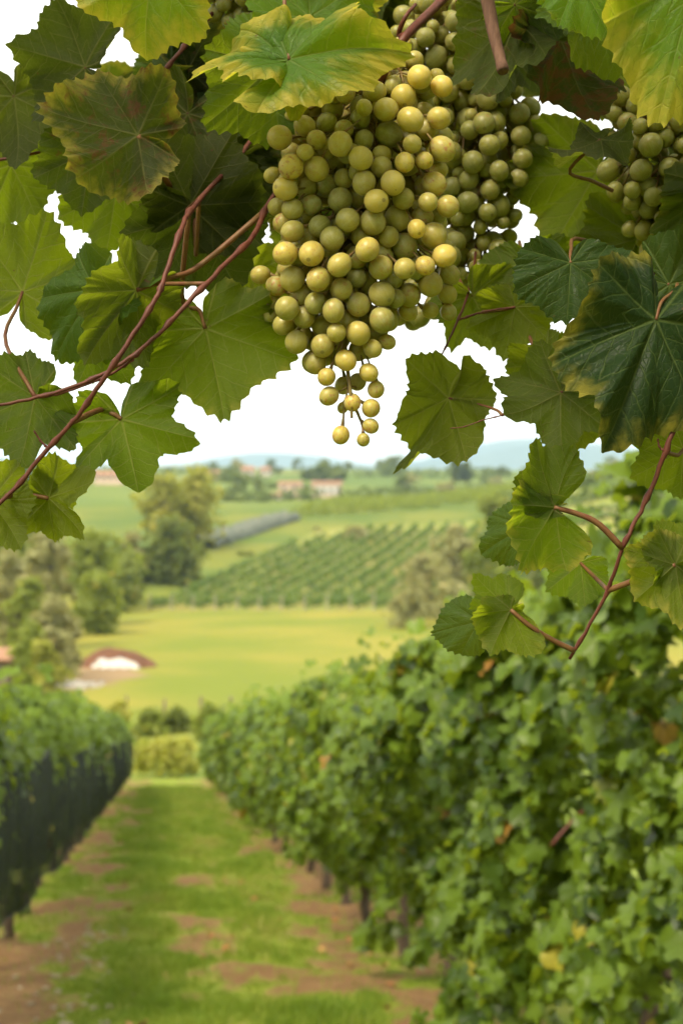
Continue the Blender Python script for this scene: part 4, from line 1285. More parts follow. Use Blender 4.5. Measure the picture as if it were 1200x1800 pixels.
# grapes seen on the front of the main bunch: (x, y, r, layer, gold) in a 2.4x crop whose origin is photo pixel (400, 50)
G = """808 205 55 0 9|903 243 47 0 9|880 200 32 2 6|740 290 55 1 7|626 267 45 1 5|670 340 52 1 5|575 335 36 0 5|497 275 42 1 6|770 385 57 0 8|890 378 50 0 6|828 350 38 2 5
680 450 57 2 3|575 470 42 2 3|475 487 55 0 6|375 470 43 1 5|325 412 45 1 5|220 460 54 0 8|325 523 36 0 6|268 585 54 0 9|245 670 55 0 8|375 592 55 1 5|562 548 54 0 7|650 530 42 2 5
650 585 47 1 6|778 487 42 0 7|905 510 57 0 7|745 565 43 0 9|830 557 37 0 9|870 655 55 1 6|888 600 38 2 6|695 652 55 0 8|575 650 53 1 5|487 635 43 2 4|340 668 45 2 5|190 620 35 2 5
210 752 40 2 4|275 765 47 1 5|352 742 45 2 2|475 720 53 2 3|627 727 53 0 9|740 717 48 1 5|845 732 42 0 5|928 750 48 0 7|715 800 55 2 4|610 817 57 1 5|507 808 53 1 4|385 838 50 2 2
275 855 50 1 5|440 885 53 1 4|590 932 54 0 7|740 925 57 2 4|797 845 41 0 10|868 872 57 1 6|910 957 52 0 9|833 1000 43 0 9|745 1013 47 0 7|645 1008 52 1 5|545 962 50 2 4|473 997 52 0 6
355 950 56 0 9|245 950 52 0 8|345 885 45 2 4|310 1005 40 2 3|275 1055 53 1 5|382 1057 53 0 6|480 1100 50 1 5|850 1075 55 1 6|650 1120 57 1 5|765 1125 52 2 5|760 1192 42 2 5|550 1165 53 1 5
447 1190 49 0 6|370 1160 48 1 4|250 1180 53 0 5|325 1215 48 1 4|190 1205 37 2 4|237 1252 45 1 5|290 1322 52 1 5|318 1292 40 2 4|400 1255 45 2 4|460 1283 42 0 5|550 1287 55 0 9|650 1230 55 0 5
400 1340 52 1 4|610 1350 40 0 7|672 1323 36 0 6|470 1385 42 2 4|370 1410 48 1 5|498 1400 46 0 9|417 1470 40 0 8|595 1452 42 0 10|428 1550 42 0 6|625 1523 38 0 7|490 1505 38 2 5|545 1492 38 2 5
527 1578 37 0 9|604 1602 40 0 7|485 1600 25 1 4|603 1677 33 0 7|477 1715 38 0 8|572 1735 29 0 5|935 1040 45 2 5|925 1120 42 2 5|853 1190 37 2 5|930 1195 37 2 5|140 1040 42 2 5|205 1090 42 2 4
560 380 45 2 2|420 400 45 2 2|300 350 42 2 2|700 240 40 2 3|540 610 40 2 3|420 660 45 2 2|560 880 45 2 3|680 880 45 2 3|190 1150 38 2 3|545 1050 45 2 3|700 1060 45 2 3|430 930 42 2 2""".replace("\n", "|").split("|")

def main_bunch():
    r = np.random.default_rng(4)
    D0 = 1.05
    mpp = D0 / FPX
    px, py, rr, lay, gold = [], [], [], [], []
    for s in G:
        a, b, c, l, g_ = map(float, s.split())
        px.append(400 + a / 2.4); py.append(50 + b / 2.4); rr.append(c / 2.4); lay.append(l); gold.append(g_ / 10)
    px, py, rr, lay, gold = map(np.array, (px, py, rr, lay, gold))
    # body of the bunch in photo pixels: centre line and half width per height
    ky = np.array([60, 130, 240, 350, 450, 540, 600, 660, 710, 780])
    kc = np.array([660, 655, 632, 632, 630, 600, 590, 608, 615, 622.])
    kw = np.array([60, 120, 165, 165, 165, 125, 90, 55, 40, 32.])
    xc = np.interp(py, ky, kc); w = np.interp(py, ky, kw)
    off = np.sqrt(np.clip(1 - ((px - xc) / (w + 14)) ** 2, 0.02, 1)) * w * 0.62       # px towards the camera
    off = off - np.array([0, 26, 62])[lay.astype(int)]
    dep = -off * mpp
    rad = rr * mpp * 1.0
    X = (px - 600) * mpp; Y = (900 - py) * mpp
    # extra grapes filling the body and its back
    ex = []
    for k in range(5200):
        y_ = r.uniform(80, 640); c_ = np.interp(y_, ky, kc); w_ = np.interp(y_, ky, kw)
        a = r.uniform(0, 6.28); q = math.sqrt(r.uniform(0.05, 1)) * (w_ - 14)
        x_ = c_ + q * math.cos(a); z_ = q * math.sin(a) * 0.62
        if z_ < -0.42 * w_: continue                 # the front itself is digitised
        p = np.array([(x_ - 600) * mpp, (900 - y_) * mpp, z_ * mpp + 0.008]); rd = r.uniform(17, 22.5) * mpp
        C0 = np.stack([X, Y, dep], 1)
        if np.min(np.linalg.norm(C0 - p, axis=1) - rad) < rd * 0.62: continue
        if ex and np.min(np.linalg.norm(np.array([e[0] for e in ex]) - p, axis=1) - np.array([e[1] for e in ex])) < rd * 0.85: continue
        ex.append((p, rd))
        if len(ex) > 200: break
    Pt = np.concatenate([np.stack([X, Y, dep], 1), np.array([e[0] for e in ex])])
    RD = np.concatenate([rad, [e[1] for e in ex]])
    nf = len(px)
    # settle overlaps, mostly in depth so the picture of the front stays put
    for it in range(60):
        d = Pt[:, None] - Pt[None]
        L = np.linalg.norm(d, axis=2) + 1e-9
        ov = (RD[:, None] + RD[None]) * 0.975 - L
        np.fill_diagonal(ov, 0)
        ov = np.clip(ov, 0, None)
        dirn = d / L[..., None]
        wgt = np.array([0.12, 0.12, 1.0])
        mv = (dirn * wgt * ov[..., None]).sum(1) * 0.30
        mv[:, 2] += 0.15 * (np.sign(d[..., 2]) * ov).sum(1)
        lim = 0.004
        Pt = Pt + np.clip(mv, -lim, lim)
    # to world; keep the pixel position and the apparent size at the settled depth
    Cw, Rw = [], []
    for i in range(len(Pt)):
        dd = D0 + Pt[i, 2]
        Cw.append(CAM + CF * dd + (CR * Pt[i, 0] + CU * Pt[i, 1]) * (dd / D0)); Rw.append(RD[i] * dd / D0)
    Cw = np.array(Cw); Rw = np.array(Rw)
    gd = np.concatenate([np.clip((gold - 0.20) * 1.2 + r.normal(0, .08, nf), 0, 1), r.uniform(0.1, 0.4, len(ex))])  # filler grapes kept low in gold: inner shade put into the colour
    br = np.clip(r.normal(0.22, 0.35, len(gd)), 0, 1)
    br[:nf][(py > 690)] = r.uniform(0.6, 1.0, int((py > 690).sum()))
    axis = [P(672, 95, D0), P(640, 220, D0), P(632, 380, D0), P(612, 520, D0), P(606, 600, D0 - .005), P(616, 690, D0 - .012), P(618, 735, D0 - .012)]
    stalk = [P(815, -40, 1.10), P(765, 12, 1.06), P(718, 58, 1.03), P(690, 98, 1.03), P(665, 150, D0)]
    t = put_bunch("grape_bunch", "large golden-green grape bunch hanging sharp in the centre", Cw, Rw, gd, br, axis, stalk, 5)
    for pts in ([(700, 62, 1.04), (712, 30, 1.03), (730, 8, 1.04)],):
        link("side_stalk", Acc().add(*tube(spline([P(718, 58, 1.03)] + [P(*q) for q in pts], 10), np.linspace(.002, .0012, 10), 6)).mesh("side_stalk", M_CANE), t)
main_bunch()

def shaped_bunch(label, blobs, D, stalk, seed, nmax, rpx=(16, 20.5), gold=(0.0, 0.12)):  # low default gold paints the shade on these bunches into their skin
    """blobs: (px, py, rx, ry) ellipses in photo pixels at depth D"""
    r = np.random.default_rng(seed)
    mpp = D / FPX
    pts, rd = np.zeros((0, 3)), np.zeros(0)
    area = np.array([b[2] * b[3] for b in blobs], float); area /= area.sum()
    for k in range(9000):
        b = blobs[r.choice(len(blobs), p=area)]
        d = r.normal(size=3); d /= np.linalg.norm(d)
        q = d * (r.uniform(0.30, 1) ** 0.4)
        p = np.array([(b[0] + q[0] * b[2] - 600) * mpp, (900 - b[1] - q[1] * b[3]) * mpp, q[2] * min(b[2], b[3]) * 0.75 * mpp])
        s = r.uniform(*rpx) * mpp * (0.75 if r.random() < .12 else 1)
        if len(pts) and np.min(np.linalg.norm(pts - p, axis=1) - rd) < s * 0.74: continue
        pts = np.vstack([pts, p]); rd = np.append(rd, s)
        if len(pts) >= nmax: break
    C = np.array([CAM + CF * (D + p[2]) + CR * p[0] + CU * p[1] for p in pts])
    axis = [P(b[0], b[1], D) for b in blobs]
    if len(axis) == 1: axis = [P(blobs[0][0], blobs[0][1] - blobs[0][3] * .8, D), P(blobs[0][0], blobs[0][1], D), P(blobs[0][0], blobs[0][1] + blobs[0][3] * .8, D)]
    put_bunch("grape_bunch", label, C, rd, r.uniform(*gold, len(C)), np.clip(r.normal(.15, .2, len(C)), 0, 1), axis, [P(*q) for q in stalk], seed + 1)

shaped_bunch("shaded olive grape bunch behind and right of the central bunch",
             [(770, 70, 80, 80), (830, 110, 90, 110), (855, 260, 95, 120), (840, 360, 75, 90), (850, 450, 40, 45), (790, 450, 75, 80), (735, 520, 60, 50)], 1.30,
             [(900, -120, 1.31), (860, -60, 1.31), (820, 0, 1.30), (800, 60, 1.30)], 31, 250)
shaped_bunch("dark grape bunch cut by the right edge of the photo",
             [(1120, 215, 60, 60), (1165, 290, 105, 110), (1180, 380, 80, 70)], 1.22, [(1180, -60, 1.15), (1160, 40, 1.15), (1140, 140, 1.14)], 41, 110, (16.5, 21.5))
shaped_bunch("grape bunch at the top edge behind the bright leaf",
             [(430, -20, 75, 60), (470, 20, 55, 50)], 1.2, [(470, -200, 1.2), (460, -130, 1.2), (450, -60, 1.2)], 51, 60, (14, 19))

# ================================================================== FOREGROUND: shoots and leaves
CANES = {}
def shoot(label, paths, name="vine_shoot", mat=None, cat="vine shoot"):
    """paths: list of (list of (px, py, d), radius start, radius end)"""
    t = thing(name, label, cat, P(*paths[0][0][0]), "shoots of the foreground vine")
    r = np.random.default_rng(len(label))
    for pts, r0, r1 in paths:
        n = 6 * len(pts)
        p = spline([P(*q) for q in pts], n)
        rad = np.linspace(r0, r1, n) * 0.74
        # swollen nodes
        for k in range(3, n - 1, 6):
            rad[k] *= 1.55
        p = p + r.normal(0, r0 * 0.10, p.shape)
        CANES.setdefault(t.name, []).append(p)
        link("cane", Acc().add(*tube(p, rad, 10)).mesh("cane", mat or M_CANE), t)
    return t

_ls = [4000]
def leaf(sh, px, py, d, ang, L, pitch=0, roll=0, face='lo', W=1.0, lob=1.0, fold=0.1, curl=0.25, wave=1.0, yel=0.0, dark=0.0, brown=0.0,
         pet=None, me=None, side_curl=0.0, label=None, pr=0.0011, cut=1.0):
    """px,py,d: where the stalk meets the blade; ang: direction of the tip in the picture; L: blade length in photo pixels;
    pitch: tip towards (+) or away from (-) the camera; face: side turned to the camera"""
    _ls[0] += 1
    sd = _ls[0]
    if me is None:
        me = hero_leaf_mesh("leaf", sd, lob, fold, curl, wave, W, side_curl, cut=cut)
    o = P(px, py, d)
    Y = CR * math.cos(R(ang)) + CU * math.sin(R(ang))
    Z = -CF if face == 'up' else CF
    s = 1 if face == 'up' else -1
    def rot(v, k, a):
        return v * math.cos(a) + np.cross(k, v) * math.sin(a) + k * np.dot(k, v) * (1 - math.cos(a))
    X = np.cross(Y, Z)
    a = R(pitch) * s
    # tip towards the camera: rotate Y towards -CF
    Y2 = Y * math.cos(R(pitch)) - CF * math.sin(R(pitch)); Z2 = np.cross(X, Y2)
    X2, Z3 = rot(X, Y2, R(roll)), rot(Z2, Y2, R(roll))
    size = L / FPX * d / max(0.45, math.cos(R(pitch)))
    m = Matrix(((X2[0] * size, Y2[0] * size, Z3[0] * size, o[0]), (X2[1] * size, Y2[1] * size, Z3[1] * size, o[1]), (X2[2] * size, Y2[2] * size, Z3[2] * size, o[2]), (0, 0, 0, 1)))
    ob = link("leaf", me, sh, m)
    ob.color = (yel, dark, brown, 1)  # dark carries the painted shade of each leaf
    if label: ob['label'] = label
    if pet == []: return ob
    if pet is None:
        back = -Y2 * size * 0.40 + CU * size * 0.15 + CF * 0.05
        pts = [o, o + back * 0.5 - CU * 0.003, o + back]
    else:
        pts = [o] + [P(*q) for q in pet]
        allc = np.concatenate(CANES[sh.name])
        near = allc[np.argmin(np.linalg.norm(allc - pts[-1], axis=1))]
        if np.linalg.norm(near - pts[-1]) < 0.09: pts[-1] = near
    p = spline(pts, 14)
    link("petiole", Acc().add(*tube(p, np.linspace(pr, pr * 1.35, 14), 7)).mesh("petiole", M_PETIOLE), ob)
    return ob

S_A = shoot("long reddish cane slanting from the central bunch to the left edge",
            [([(640, 60, 1.16), (560, 230, 1.14), (478, 350, 1.07), (440, 420, 1.03), (360, 500, 1.005), (300, 565, 0.995), (235, 625, 0.99), (150, 672, 0.985), (60, 700, 0.985), (-50, 720, 0.985)], 0.0028, 0.0013),
             ([(235, 632, 0.99), (190, 660, 0.995), (105, 692, 1.0), (62, 697, 1.02)], 0.0012, 0.0010)])
S_B = shoot("reddish cane running down to the lower left with backlit lobed leaves",
            [([(560, -60, 1.24), (505, 140, 1.22), (440, 250, 1.16), (345, 358, 1.04), (320, 400, 1.01), (285, 500, 0.99), (265, 540, 0.985), (200, 640, 0.98), (150, 715, 0.985), (85, 788, 0.99), (20, 866, 0.99), (-60, 940, 0.98)], 0.0024, 0.0018),
             ([(85, 788, 0.99), (72, 775, 0.99), (60, 757, 0.99)], 0.0010, 0.0006)])
S_C = shoot("reddish cane descending in front of the right hedge",
            [([(1290, 480, 1.02), (1225, 660, 1.0), (1178, 770, 0.995), (1140, 868, 1.0), (1097, 955, 1.0), (1060, 1055, 1.01), (1000, 1158, 1.02)], 0.0026, 0.0014),
             ([(1170, 795, 0.995), (1158, 785, 0.995), (1155, 770, 0.995)], 0.0011, 0.0006)])
S_D = shoot("thin brown cane dangling between the central bunch and backlit leaves",
            [([(900, -120, 1.48), (880, 120, 1.46), (850, 330, 1.40), (828, 490, 1.24), (802, 568, 1.18), (775, 625, 1.17)], 0.0022, 0.0008),
             ([(806, 562, 1.18), (850, 548, 1.18), (905, 540, 1.18)], 0.0012, 0.0008)])
S_E = shoot("short reddish shoot with dark leaves right of the central sky gap",
            [([(1180, 420, 1.14), (1080, 590, 1.10), (1000, 682, 1.08), (940, 706, 1.07), (882, 730, 1.06)], 0.0022, 0.0013),
             ([(882, 730, 1.06), (850, 738, 1.06), (815, 750, 1.06), (790, 753, 1.06)], 0.0006, 0.0004)])
S_F = shoot("shaded cane along the upper left corner carrying broad leaves",
            [([(560, -160, 1.25), (430, -40, 1.22), (335, 70, 1.18), (300, 110, 1.17), (230, 190, 1.18), (100, 260, 1.2), (-60, 290, 1.2)], 0.0026, 0.0014)])
S_G = shoot("cane along the upper right corner carrying mixed leaves",
            [([(760, -200, 1.2), (900, -90, 1.15), (1020, -60, 1.14), (1150, -80, 1.12), (1280, -60, 1.1)], 0.0026, 0.0016),
             ([(800, 2, 1.13), (850, -2, 1.13), (905, 8, 1.13)], 0.0012, 0.001)])
S_H = shoot("top cane carrying the bright yellow-edged leaf above the bunch",
            [([(300, -200, 1.1), (470, -130, 1.05), (600, -110, 1.04), (760, -150, 1.06)], 0.0024, 0.0018)])
def dry_stub():
    p = spline([P(838, -90, 1.0), P(858, 10, 1.0), P(868, 62, 0.995), P(878, 100, 0.99), P(884, 126, 0.985)], 26)
    rad = np.linspace(0.0046, 0.0032, 26); rad[-8:] *= np.array([1, 1.05, .95, 1.05, 1.1, 1.15, 1.2, 1.05])
    o = link("dry_cane_stub", Acc().add(*tube(p, rad, 12)).mesh("dry_cane_stub", M_DRY)); tag(o, "dry brown pruned cane stub hanging from the top edge", "cane")
dry_stub()

# --- left leaves
leaf(S_H, 268, -55, 1.00, -104, 150, -15, 8, 'up', 1.05, .5, .05, .3, 1.0, yel=.62, label="green leaf with yellow margin at the top edge", pet=[(300, -120, 1.02), (350, -170, 1.06)])
leaf(S_F, 150, 118, 1.14, 160, 128, -15, -15, 'lo', 1.1, .5, .1, .3, 1, dark=.8)
leaf(S_F, 243, 238, 1.05, 171, 172, 10, 8, 'lo', .9, .45, .05, .25, 1.1, yel=.42, dark=.8, brown=.35, pet=[(256, 258, 1.055), (272, 284, 1.07), (300, 330, 1.09)], pr=.0017, label="olive leaf with yellowed rim and pale ribs")
leaf(S_H, 478, 118, 1.06, -134, 150, 10, -22, 'up', 1.05, .5, .25, .35, .7, dark=.35, pet=[(500, 70, 1.07), (520, 0, 1.07), (540, -100, 1.05)], label="smooth blue-green leaf under the bright leaf")
leaf(S_H, 508, 105, 0.99, 12, 178, 25, -24, 'up', .80, .55, .22, .45, 1.2, yel=.60, pet=[(506, 60, 1.0), (500, 0, 1.01), (505, -110, 1.04)], label="bright green leaf with yellow teeth over the bunch", side_curl=-.2)
leaf(S_H, 505, 108, 0.995, 172, 160, 12, 40, 'up', .75, .6, .3, .5, 1.2, yel=.62, pet=[], label="yellow-edged curled leaf left of the bright leaf")
leaf(S_H, 545, 30, 1.06, 92, 150, -25, 10, 'up', 1, .5, .3, .3, 1, dark=.1)
leaf(S_B, 334, 362, 1.09, 62, 145, -10, 12, 'lo', 1.1, .5, .1, .2, 1, dark=.8, pet=[(330, 368, 1.08), (322, 385, 1.07)])
leaf(S_B, 345, 378, 1.10, -62, 150, -12, -10, 'lo', 1.15, .5, .1, .2, 1, dark=.75, pet=[(342, 390, 1.09), (345, 450, 1.075), (350, 500, 1.07)])
leaf(S_F, 205, 330, 1.20, -98, 115, -10, 10, 'lo', 1.1, .6, .1, .2, 1, dark=.0)
leaf(S_A, 40, 513, 1.10, 72, 145, -8, 0, 'lo', 1.05, .6, .1, .2, 1, dark=.05, pet=[(30, 540, 1.09), (10, 600, 1.07), (0, 690, 1.04)])
leaf(S_A, 240, 510, 1.03, -128, 160, 10, -42, 'lo', .85, .5, .15, .3, .8, dark=.45, pet=[(300, 488, 1.04), (350, 468, 1.05), (395, 448, 1.075)], pr=.0016, label="folded olive-backed leaf on a red stalk")
leaf(S_A, 168, 508, 1.045, -128, 150, -12, 22, 'up', .85, .4, .12, .3, .8, dark=.45, pet=[(215, 500, 1.05), (260, 505, 1.06)], label="blue-green leaf face behind the folded leaf")
leaf(S_A, 62, 697, 1.035, 205, 125, 10, 20, 'lo', 1.25, .6, .1, .25, 1, dark=.35, pet=[(85, 695, 1.04), (110, 690, 1.045)])
leaf(S_B, 361, 578, 1.07, -76, 162, -5, 5, 'lo', 1.18, .75, .08, .22, 1.1, yel=.22, pet=[(350, 545, 1.07), (320, 525, 1.065), (285, 522, 1.06)], pr=.0014, label="backlit leaf with yellow left margin beside the bunch")
leaf(S_B, 214, 737, 1.035, -74, 140, 8, 0, 'lo', 1.25, 1.25, .06, .22, 1.1, pet=[(200, 728, 1.035), (178, 720, 1.035), (152, 718, 1.035)], pr=.0015, label="deeply lobed backlit leaf low on the left")
leaf(S_B, 86, 876, 1.02, -38, 104, 12, 24, 'lo', 1.1, 1.0, .15, .3, 1, pet=[(65, 872, 1.02), (40, 869, 1.02), (20, 866, 1.02)], pr=.0014, label="lowest backlit leaf on the left")
leaf(S_B, 84, 872, 1.03, 196, 78, -20, -45, 'lo', 1.1, .9, .2, .3, 1, dark=.1, pet=[])
leaf(S_B, -14, 880, 1.0, -52, 108, 10, 10, 'lo', 1.0, .8, .1, .3, 1, pet=[(-20, 876, 1.0), (-30, 890, 1.0)])
leaf(S_B, 262, 535, 1.12, -120, 105, -10, 10, 'lo', 1.1, .8, .1, .3, 1, dark=.1)
leaf(S_A, 175, 590, 1.1, -60, 95, -10, -10, 'lo', 1.1, .7, .1, .3, 1)
leaf(S_F, 20, 290, 1.24, -60, 115, -10, 10, 'lo', 1.1, .7, .1, .3, 1)
leaf(S_F, 25, 170, 1.2, -80, 125, -10, 10, 'lo', 1.1, .6, .1, .3, 1, dark=.7)
leaf(S_F, 160, 265, 1.16, -100, 110, -10, -10, 'lo', 1.1, .6, .1, .3, 1, dark=.6, brown=.2)
leaf(S_F, 395, 290, 1.2, -70, 120, -10, -10, 'lo', 1.1, .6, .1, .3, 1, dark=.8)
leaf(S_F, 330, 200, 1.18, -120, 130, -10, 10, 'lo', 1.1, .6, .1, .3, 1, dark=.8, brown=.3)
leaf(S_A, 442, 480, 1.16, -80, 110, -10, 0, 'lo', 1.0, .7, .1, .3, 1)

# --- right leaves
leaf(S_G, 905, 8, 1.10, -18, 118, -5, 20, 'lo', 1.0, .6, .1, .25, 1, dark=.1, brown=.1, label="pale olive leaf underside at the top edge")
leaf(S_G, 908, 30, 1.11, -105, 172, 5, 38, 'lo', .9, .6, .15, .3, 1, dark=.55, brown=.2, label="grey-olive leaf hanging behind the dry cane stub")
leaf(S_G, 985, 70, 1.12, -76, 160, 0, -35, 'lo', 1.0, .8, .15, .3, 1, dark=.9, brown=.5, label="dark brownish leaf in the upper right")
leaf(S_G, 1030, 5, 1.04, -52, 140, 10, -25, 'up', 1.05, .5, .15, .3, .8, dark=.35, label="blue-green leaf in the upper right")
leaf(S_G, 1015, -40, 0.99, -64, 118, 12, 10, 'up', .9, .6, .1, .3, 1, yel=.15, label="small bright green leaf at the top edge, right of the stub")
leaf(S_G, 1225, -40, 0.95, -108, 250, 10, 12, 'up', .85, .5, .1, .3, 1.1, yel=.62, label="yellow-green leaf cut by the upper right corner")
leaf(S_G, 1070, 110, 1.25, -50, 120, -10, 0, 'lo', 1.1, .6, .1, .3, 1, yel=.2)
leaf(S_G, 1055, 245, 1.06, -145, 100, 15, 62, 'lo', 1.1, .5, .3, .3, 1, dark=.8, label="narrow dark leaf seen edge-on beside the right bunch", pet=[(1000, 300, 1.07), (1040, 318, 1.08), (1075, 335, 1.1)])
leaf(S_E, 1050, 300, 1.28, -120, 165, -10, 5, 'lo', 1.1, .6, .1, .3, 1, yel=.25)
leaf(S_E, 1120, 420, 1.26, -110, 130, -10, 5, 'lo', 1.1, .6, .1, .3, 1)
leaf(S_E, 1002, 462, 1.03, -95, 104, 18, 0, 'up', 1.25, .4, .16, .3, .8, dark=.85, label="dark heart-shaped leaf in the right shade", pet=[(1003, 440, 1.05), (1020, 420, 1.09), (1060, 430, 1.13)])
leaf(S_E, 1152, 562, 0.99, -112, 245, 14, -6, 'up', .80, .55, .08, .25, 1.1, yel=.30, dark=1.0, label="large dark leaf with yellow-speckled rim at right", pet=[(1162, 530, 1.0), (1190, 500, 1.04), (1190, 430, 1.13)])
leaf(S_E, 1175, 500, 1.04, -40, 160, 5, 0, 'up', 1, .5, .1, .3, 1, dark=.8)
leaf(S_D, 905, 540, 1.19, -100, 92, -10, 10, 'lo', 1.15, .8, .1, .3, 1, pet=[(880, 545, 1.19), (850, 548, 1.18)])
leaf(S_D, 830, 520, 1.22, -62, 100, -10, 10, 'lo', 1.1, .8, .1, .3, 1, dark=.2)
leaf(S_D, 930, 470, 1.25, -82, 115, -10, 10, 'lo', 1.1, .7, .1, .3, 1)
leaf(S_E, 788, 700, 1.09, -116, 165, 5, 30, 'lo', .72, .7, .1, .25, 1.1, dark=.30, pet=[(830, 708, 1.085), (870, 720, 1.07), (882, 729, 1.06)], pr=.0008, label="backlit leaf hanging alone right of the bunch's tip")
leaf(S_E, 985, 690, 1.07, -148, 122, 10, 22, 'lo', 1.05, .9, .1, .3, 1, dark=.45, pet=[(995, 686, 1.075), (1003, 683, 1.08)], label="dark leaf under the short reddish shoot")
leaf(S_E, 1040, 695, 1.10, -105, 108, 0, 22, 'lo', .9, .8, .1, .3, 1, dark=.3)
leaf(S_E, 960, 640, 1.14, -70, 120, 0, 22, 'lo', .9, .8, .1, .3, 1, dark=.2)
leaf(S_C, 973, 892, 1.0, 112, 128, 10, 30, 'lo', .8, .5, .2, .25, .8, dark=.35, yel=.1, pet=[(1010, 902, 1.0), (1050, 920, 1.0), (1095, 956, 1.0)], pr=.0016, cut=.3, label="pale folded leaf, upper half, on the right cane")
leaf(S_C, 975, 892, 1.0, -128, 136, 14, -30, 'lo', 1.1, .45, .15, .25, 1, yel=.35, pet=[], cut=.3, label="pale folded leaf, lower half with yellow teeth, on the right cane")
leaf(S_C, 925, 925, 1.02, -152, 98, -20, 25, 'up', .75, .3, .1, .3, .6, dark=.6, pet=[], cut=.3, label="grey-green leaf flap beside the pale folded leaf")
leaf(S_C, 897, 1072, 1.01, -120, 90, 10, -12, 'lo', 1.1, .6, .1, .25, 1, yel=.2, pet=[(930, 1100, 1.01), (970, 1125, 1.015), (1002, 1142, 1.02)], pr=.0014, cut=.5, label="translucent olive leaf low on the right cane")
leaf(S_C, 895, 1070, 1.015, 140, 85, -10, 12, 'lo', .9, .6, .1, .25, 1, yel=.1, cut=.3, pet=[])
leaf(S_C, 842, 1092, 1.02, -165, 92, -20, 10, 'up', .75, .2, .05, .3, .6, dark=.65, pet=[], cut=.3, label="grey-green leaf flap low on the right cane")
leaf(S_C, 1186, 993, 0.98, -140, 96, 5, 0, 'lo', 1.2, .5, .08, .25, 1, yel=.38, pet=[(1150, 1005, 0.99), (1110, 1022, 1.0), (1078, 1035, 1.005)], pr=.0015, label="yellow-rimmed leaf at the right edge below the cane fork")
leaf(S_C, 1190, 985, 0.985, 120, 80, 0, 20, 'lo', 1.1, .5, .08, .25, 1, yel=.2, pet=[])
leaf(S_C, 1200, 790, 1.03, -150, 110, 0, 10, 'lo', 1.1, .8, .1, .3, 1, pet=[(1190, 800, 1.01), (1172, 800, .996)])
leaf(S_C, 1020, 990, 1.08, -140, 80, 0, 10, 'lo', 1.1, .7, .1, .3, 1, pet=[(1040, 1010, 1.06), (1070, 1030, 1.01)])

# --- filler leaves behind: the depth of the canopy, with the sky gaps of the photo kept open
FILL_ME = [hero_leaf_mesh("leaf", 8000 + k, 0.6 + 0.1 * k, 0.05 + 0.04 * (k % 3), 0.2 + .05 * k, 1.4, 1.05, nA=270, nR=7) for k in range(7)]
HOLES = [(20, 20, 45), (20, 110, 45), (-5, 160, 30), (80, 290, 34), (130, 442, 45), (255, 490, 40), (398, 482, 42), (275, 345, 22), (45, 505, 16), (30, 365, 20),
         (210, 700, 50), (90, 640, 30), (420, 700, 90), (560, 720, 110), (700, 620, 60), (800, 640, 90), (850, 680, 90), (990, 225, 42), (940, 268, 26), (1070, 290, 28), (815, 412, 26),
         (840, 490, 30), (985, 385, 14), (930, 600, 40), (960, 650, 30), (770, 45, 30), (195, 60, 22), (350, 560, 16), (840, 800, 120), (650, 800, 160), (350, 800, 160), (60, 780, 60), (1010, 720, 20),
         (1060, 810, 60)]
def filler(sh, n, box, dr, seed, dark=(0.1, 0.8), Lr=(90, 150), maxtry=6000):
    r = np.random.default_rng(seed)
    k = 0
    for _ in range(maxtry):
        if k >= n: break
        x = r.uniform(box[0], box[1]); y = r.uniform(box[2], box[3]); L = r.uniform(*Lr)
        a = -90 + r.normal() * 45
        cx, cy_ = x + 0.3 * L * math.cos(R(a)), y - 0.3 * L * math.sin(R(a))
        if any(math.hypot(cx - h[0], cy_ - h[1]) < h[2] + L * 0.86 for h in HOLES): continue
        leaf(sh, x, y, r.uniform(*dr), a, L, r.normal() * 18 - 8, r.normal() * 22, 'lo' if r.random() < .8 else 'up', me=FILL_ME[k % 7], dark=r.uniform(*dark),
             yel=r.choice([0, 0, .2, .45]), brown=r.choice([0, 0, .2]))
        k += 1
filler(S_F, 26, (-40, 480, -60, 420), (1.22, 1.7), 61, (0.25, 0.95))
filler(S_A, 14, (300, 560, 150, 500), (1.2, 1.4), 62, (0.3, 0.9))
filler(S_G, 30, (880, 1260, -60, 420), (1.25, 1.7), 63, (0.25, 1.0))
filler(S_E, 14, (1060, 1260, 300, 680), (1.15, 1.5), 64, (0.3, 1.0))
filler(S_H, 16, (500, 900, -120, 40), (1.25, 1.6), 65, (0.3, 0.9))
filler(S_D, 10, (640, 900, 60, 420), (1.32, 1.6), 66, (0.4, 1.0))

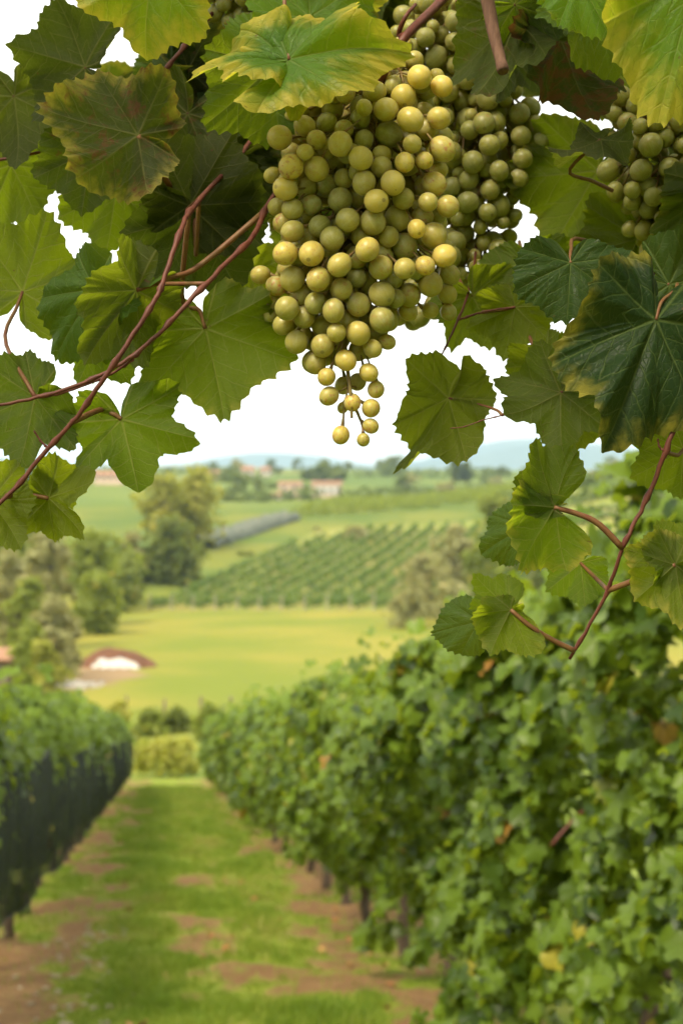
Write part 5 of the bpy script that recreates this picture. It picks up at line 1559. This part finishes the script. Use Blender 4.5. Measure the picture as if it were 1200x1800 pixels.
# unseen leaves above the frame, added to shade the foreground
def shade_foliage(sh, n, xr, yr, zr, seed):
    r = np.random.default_rng(seed)
    yy = r.uniform(*yr, n)
    pos = np.stack([r.uniform(*xr, n), yy, 1.66 + 0.34 * np.maximum(yy, 0.75) + r.uniform(*zr, n)], 1)
    fr = frames(np.stack([r.normal(0, .45, n), r.normal(0, .45, n) - .2, np.ones(n)], 1), r.normal(size=(n, 3)))
    V, F, tv = scatter(TEMPL[0], pos, fr, r.uniform(.05, .08, n), np.clip(r.random(n), 0, .88))
    f = link("foliage", new_mesh("foliage", V, F, M_ROW, True, None, {'tint': tv}), sh); f['kind'] = 'stuff'
shade_foliage(S_F, 150, (-0.75, 0.05), (1.06, 2.2), (0, .22), 71)
shade_foliage(S_G, 190, (0.05, 0.85), (0.85, 2.2), (0, .22), 72)

def camera_shade(sh, n, xr, yr, seed):  # unseen leaves over the camera, added to shade bunches, gap left for sun
    r = np.random.default_rng(seed)
    pos = np.stack([r.uniform(*xr, n), r.uniform(*yr, n), r.uniform(2.15, 2.5, n)], 1)
    fr = frames(np.stack([r.normal(0, .45, n), r.normal(0, .45, n), np.ones(n)], 1), r.normal(size=(n, 3)))
    V, F, tv = scatter(TEMPL[1], pos, fr, r.uniform(.05, .085, n), np.clip(r.random(n), 0, .88))
    f = link("foliage", new_mesh("foliage", V, F, M_ROW, True, None, {'tint': tv}), sh); f['kind'] = 'stuff'
camera_shade(S_H, 560, (-1.3, 1.2), (-2.4, -0.15), 73)
camera_shade(S_G, 90, (0.12, 1.2), (-0.15, 0.12), 76)
camera_shade(S_G, 250, (0.03, 1.2), (0.12, 0.90), 75)
camera_shade(S_F, 110, (-1.3, -0.42), (0.12, 0.9), 74)

# ================================================================== haze
def haze():
    acc = Acc().box((0, 4850, 60), (12600, 10500, 280))
    me = acc.mesh("haze", [], False)
    g = NT("thin_blue_haze")
    pv = g.n('ShaderNodeVolumePrincipled')
    pv.inputs['Color'].default_value = (0.58, 0.82, 1.0, 1)
    pv.inputs['Density'].default_value = 0.00014
    pv.inputs['Anisotropy'].default_value = 0.0
    g.t.links.new(pv.outputs[0], g.out.inputs['Volume'])
    me.materials.append(g.m)
    o = link("haze", me); tag(o, "thin bluish haze over the valley", kind="stuff")
haze()
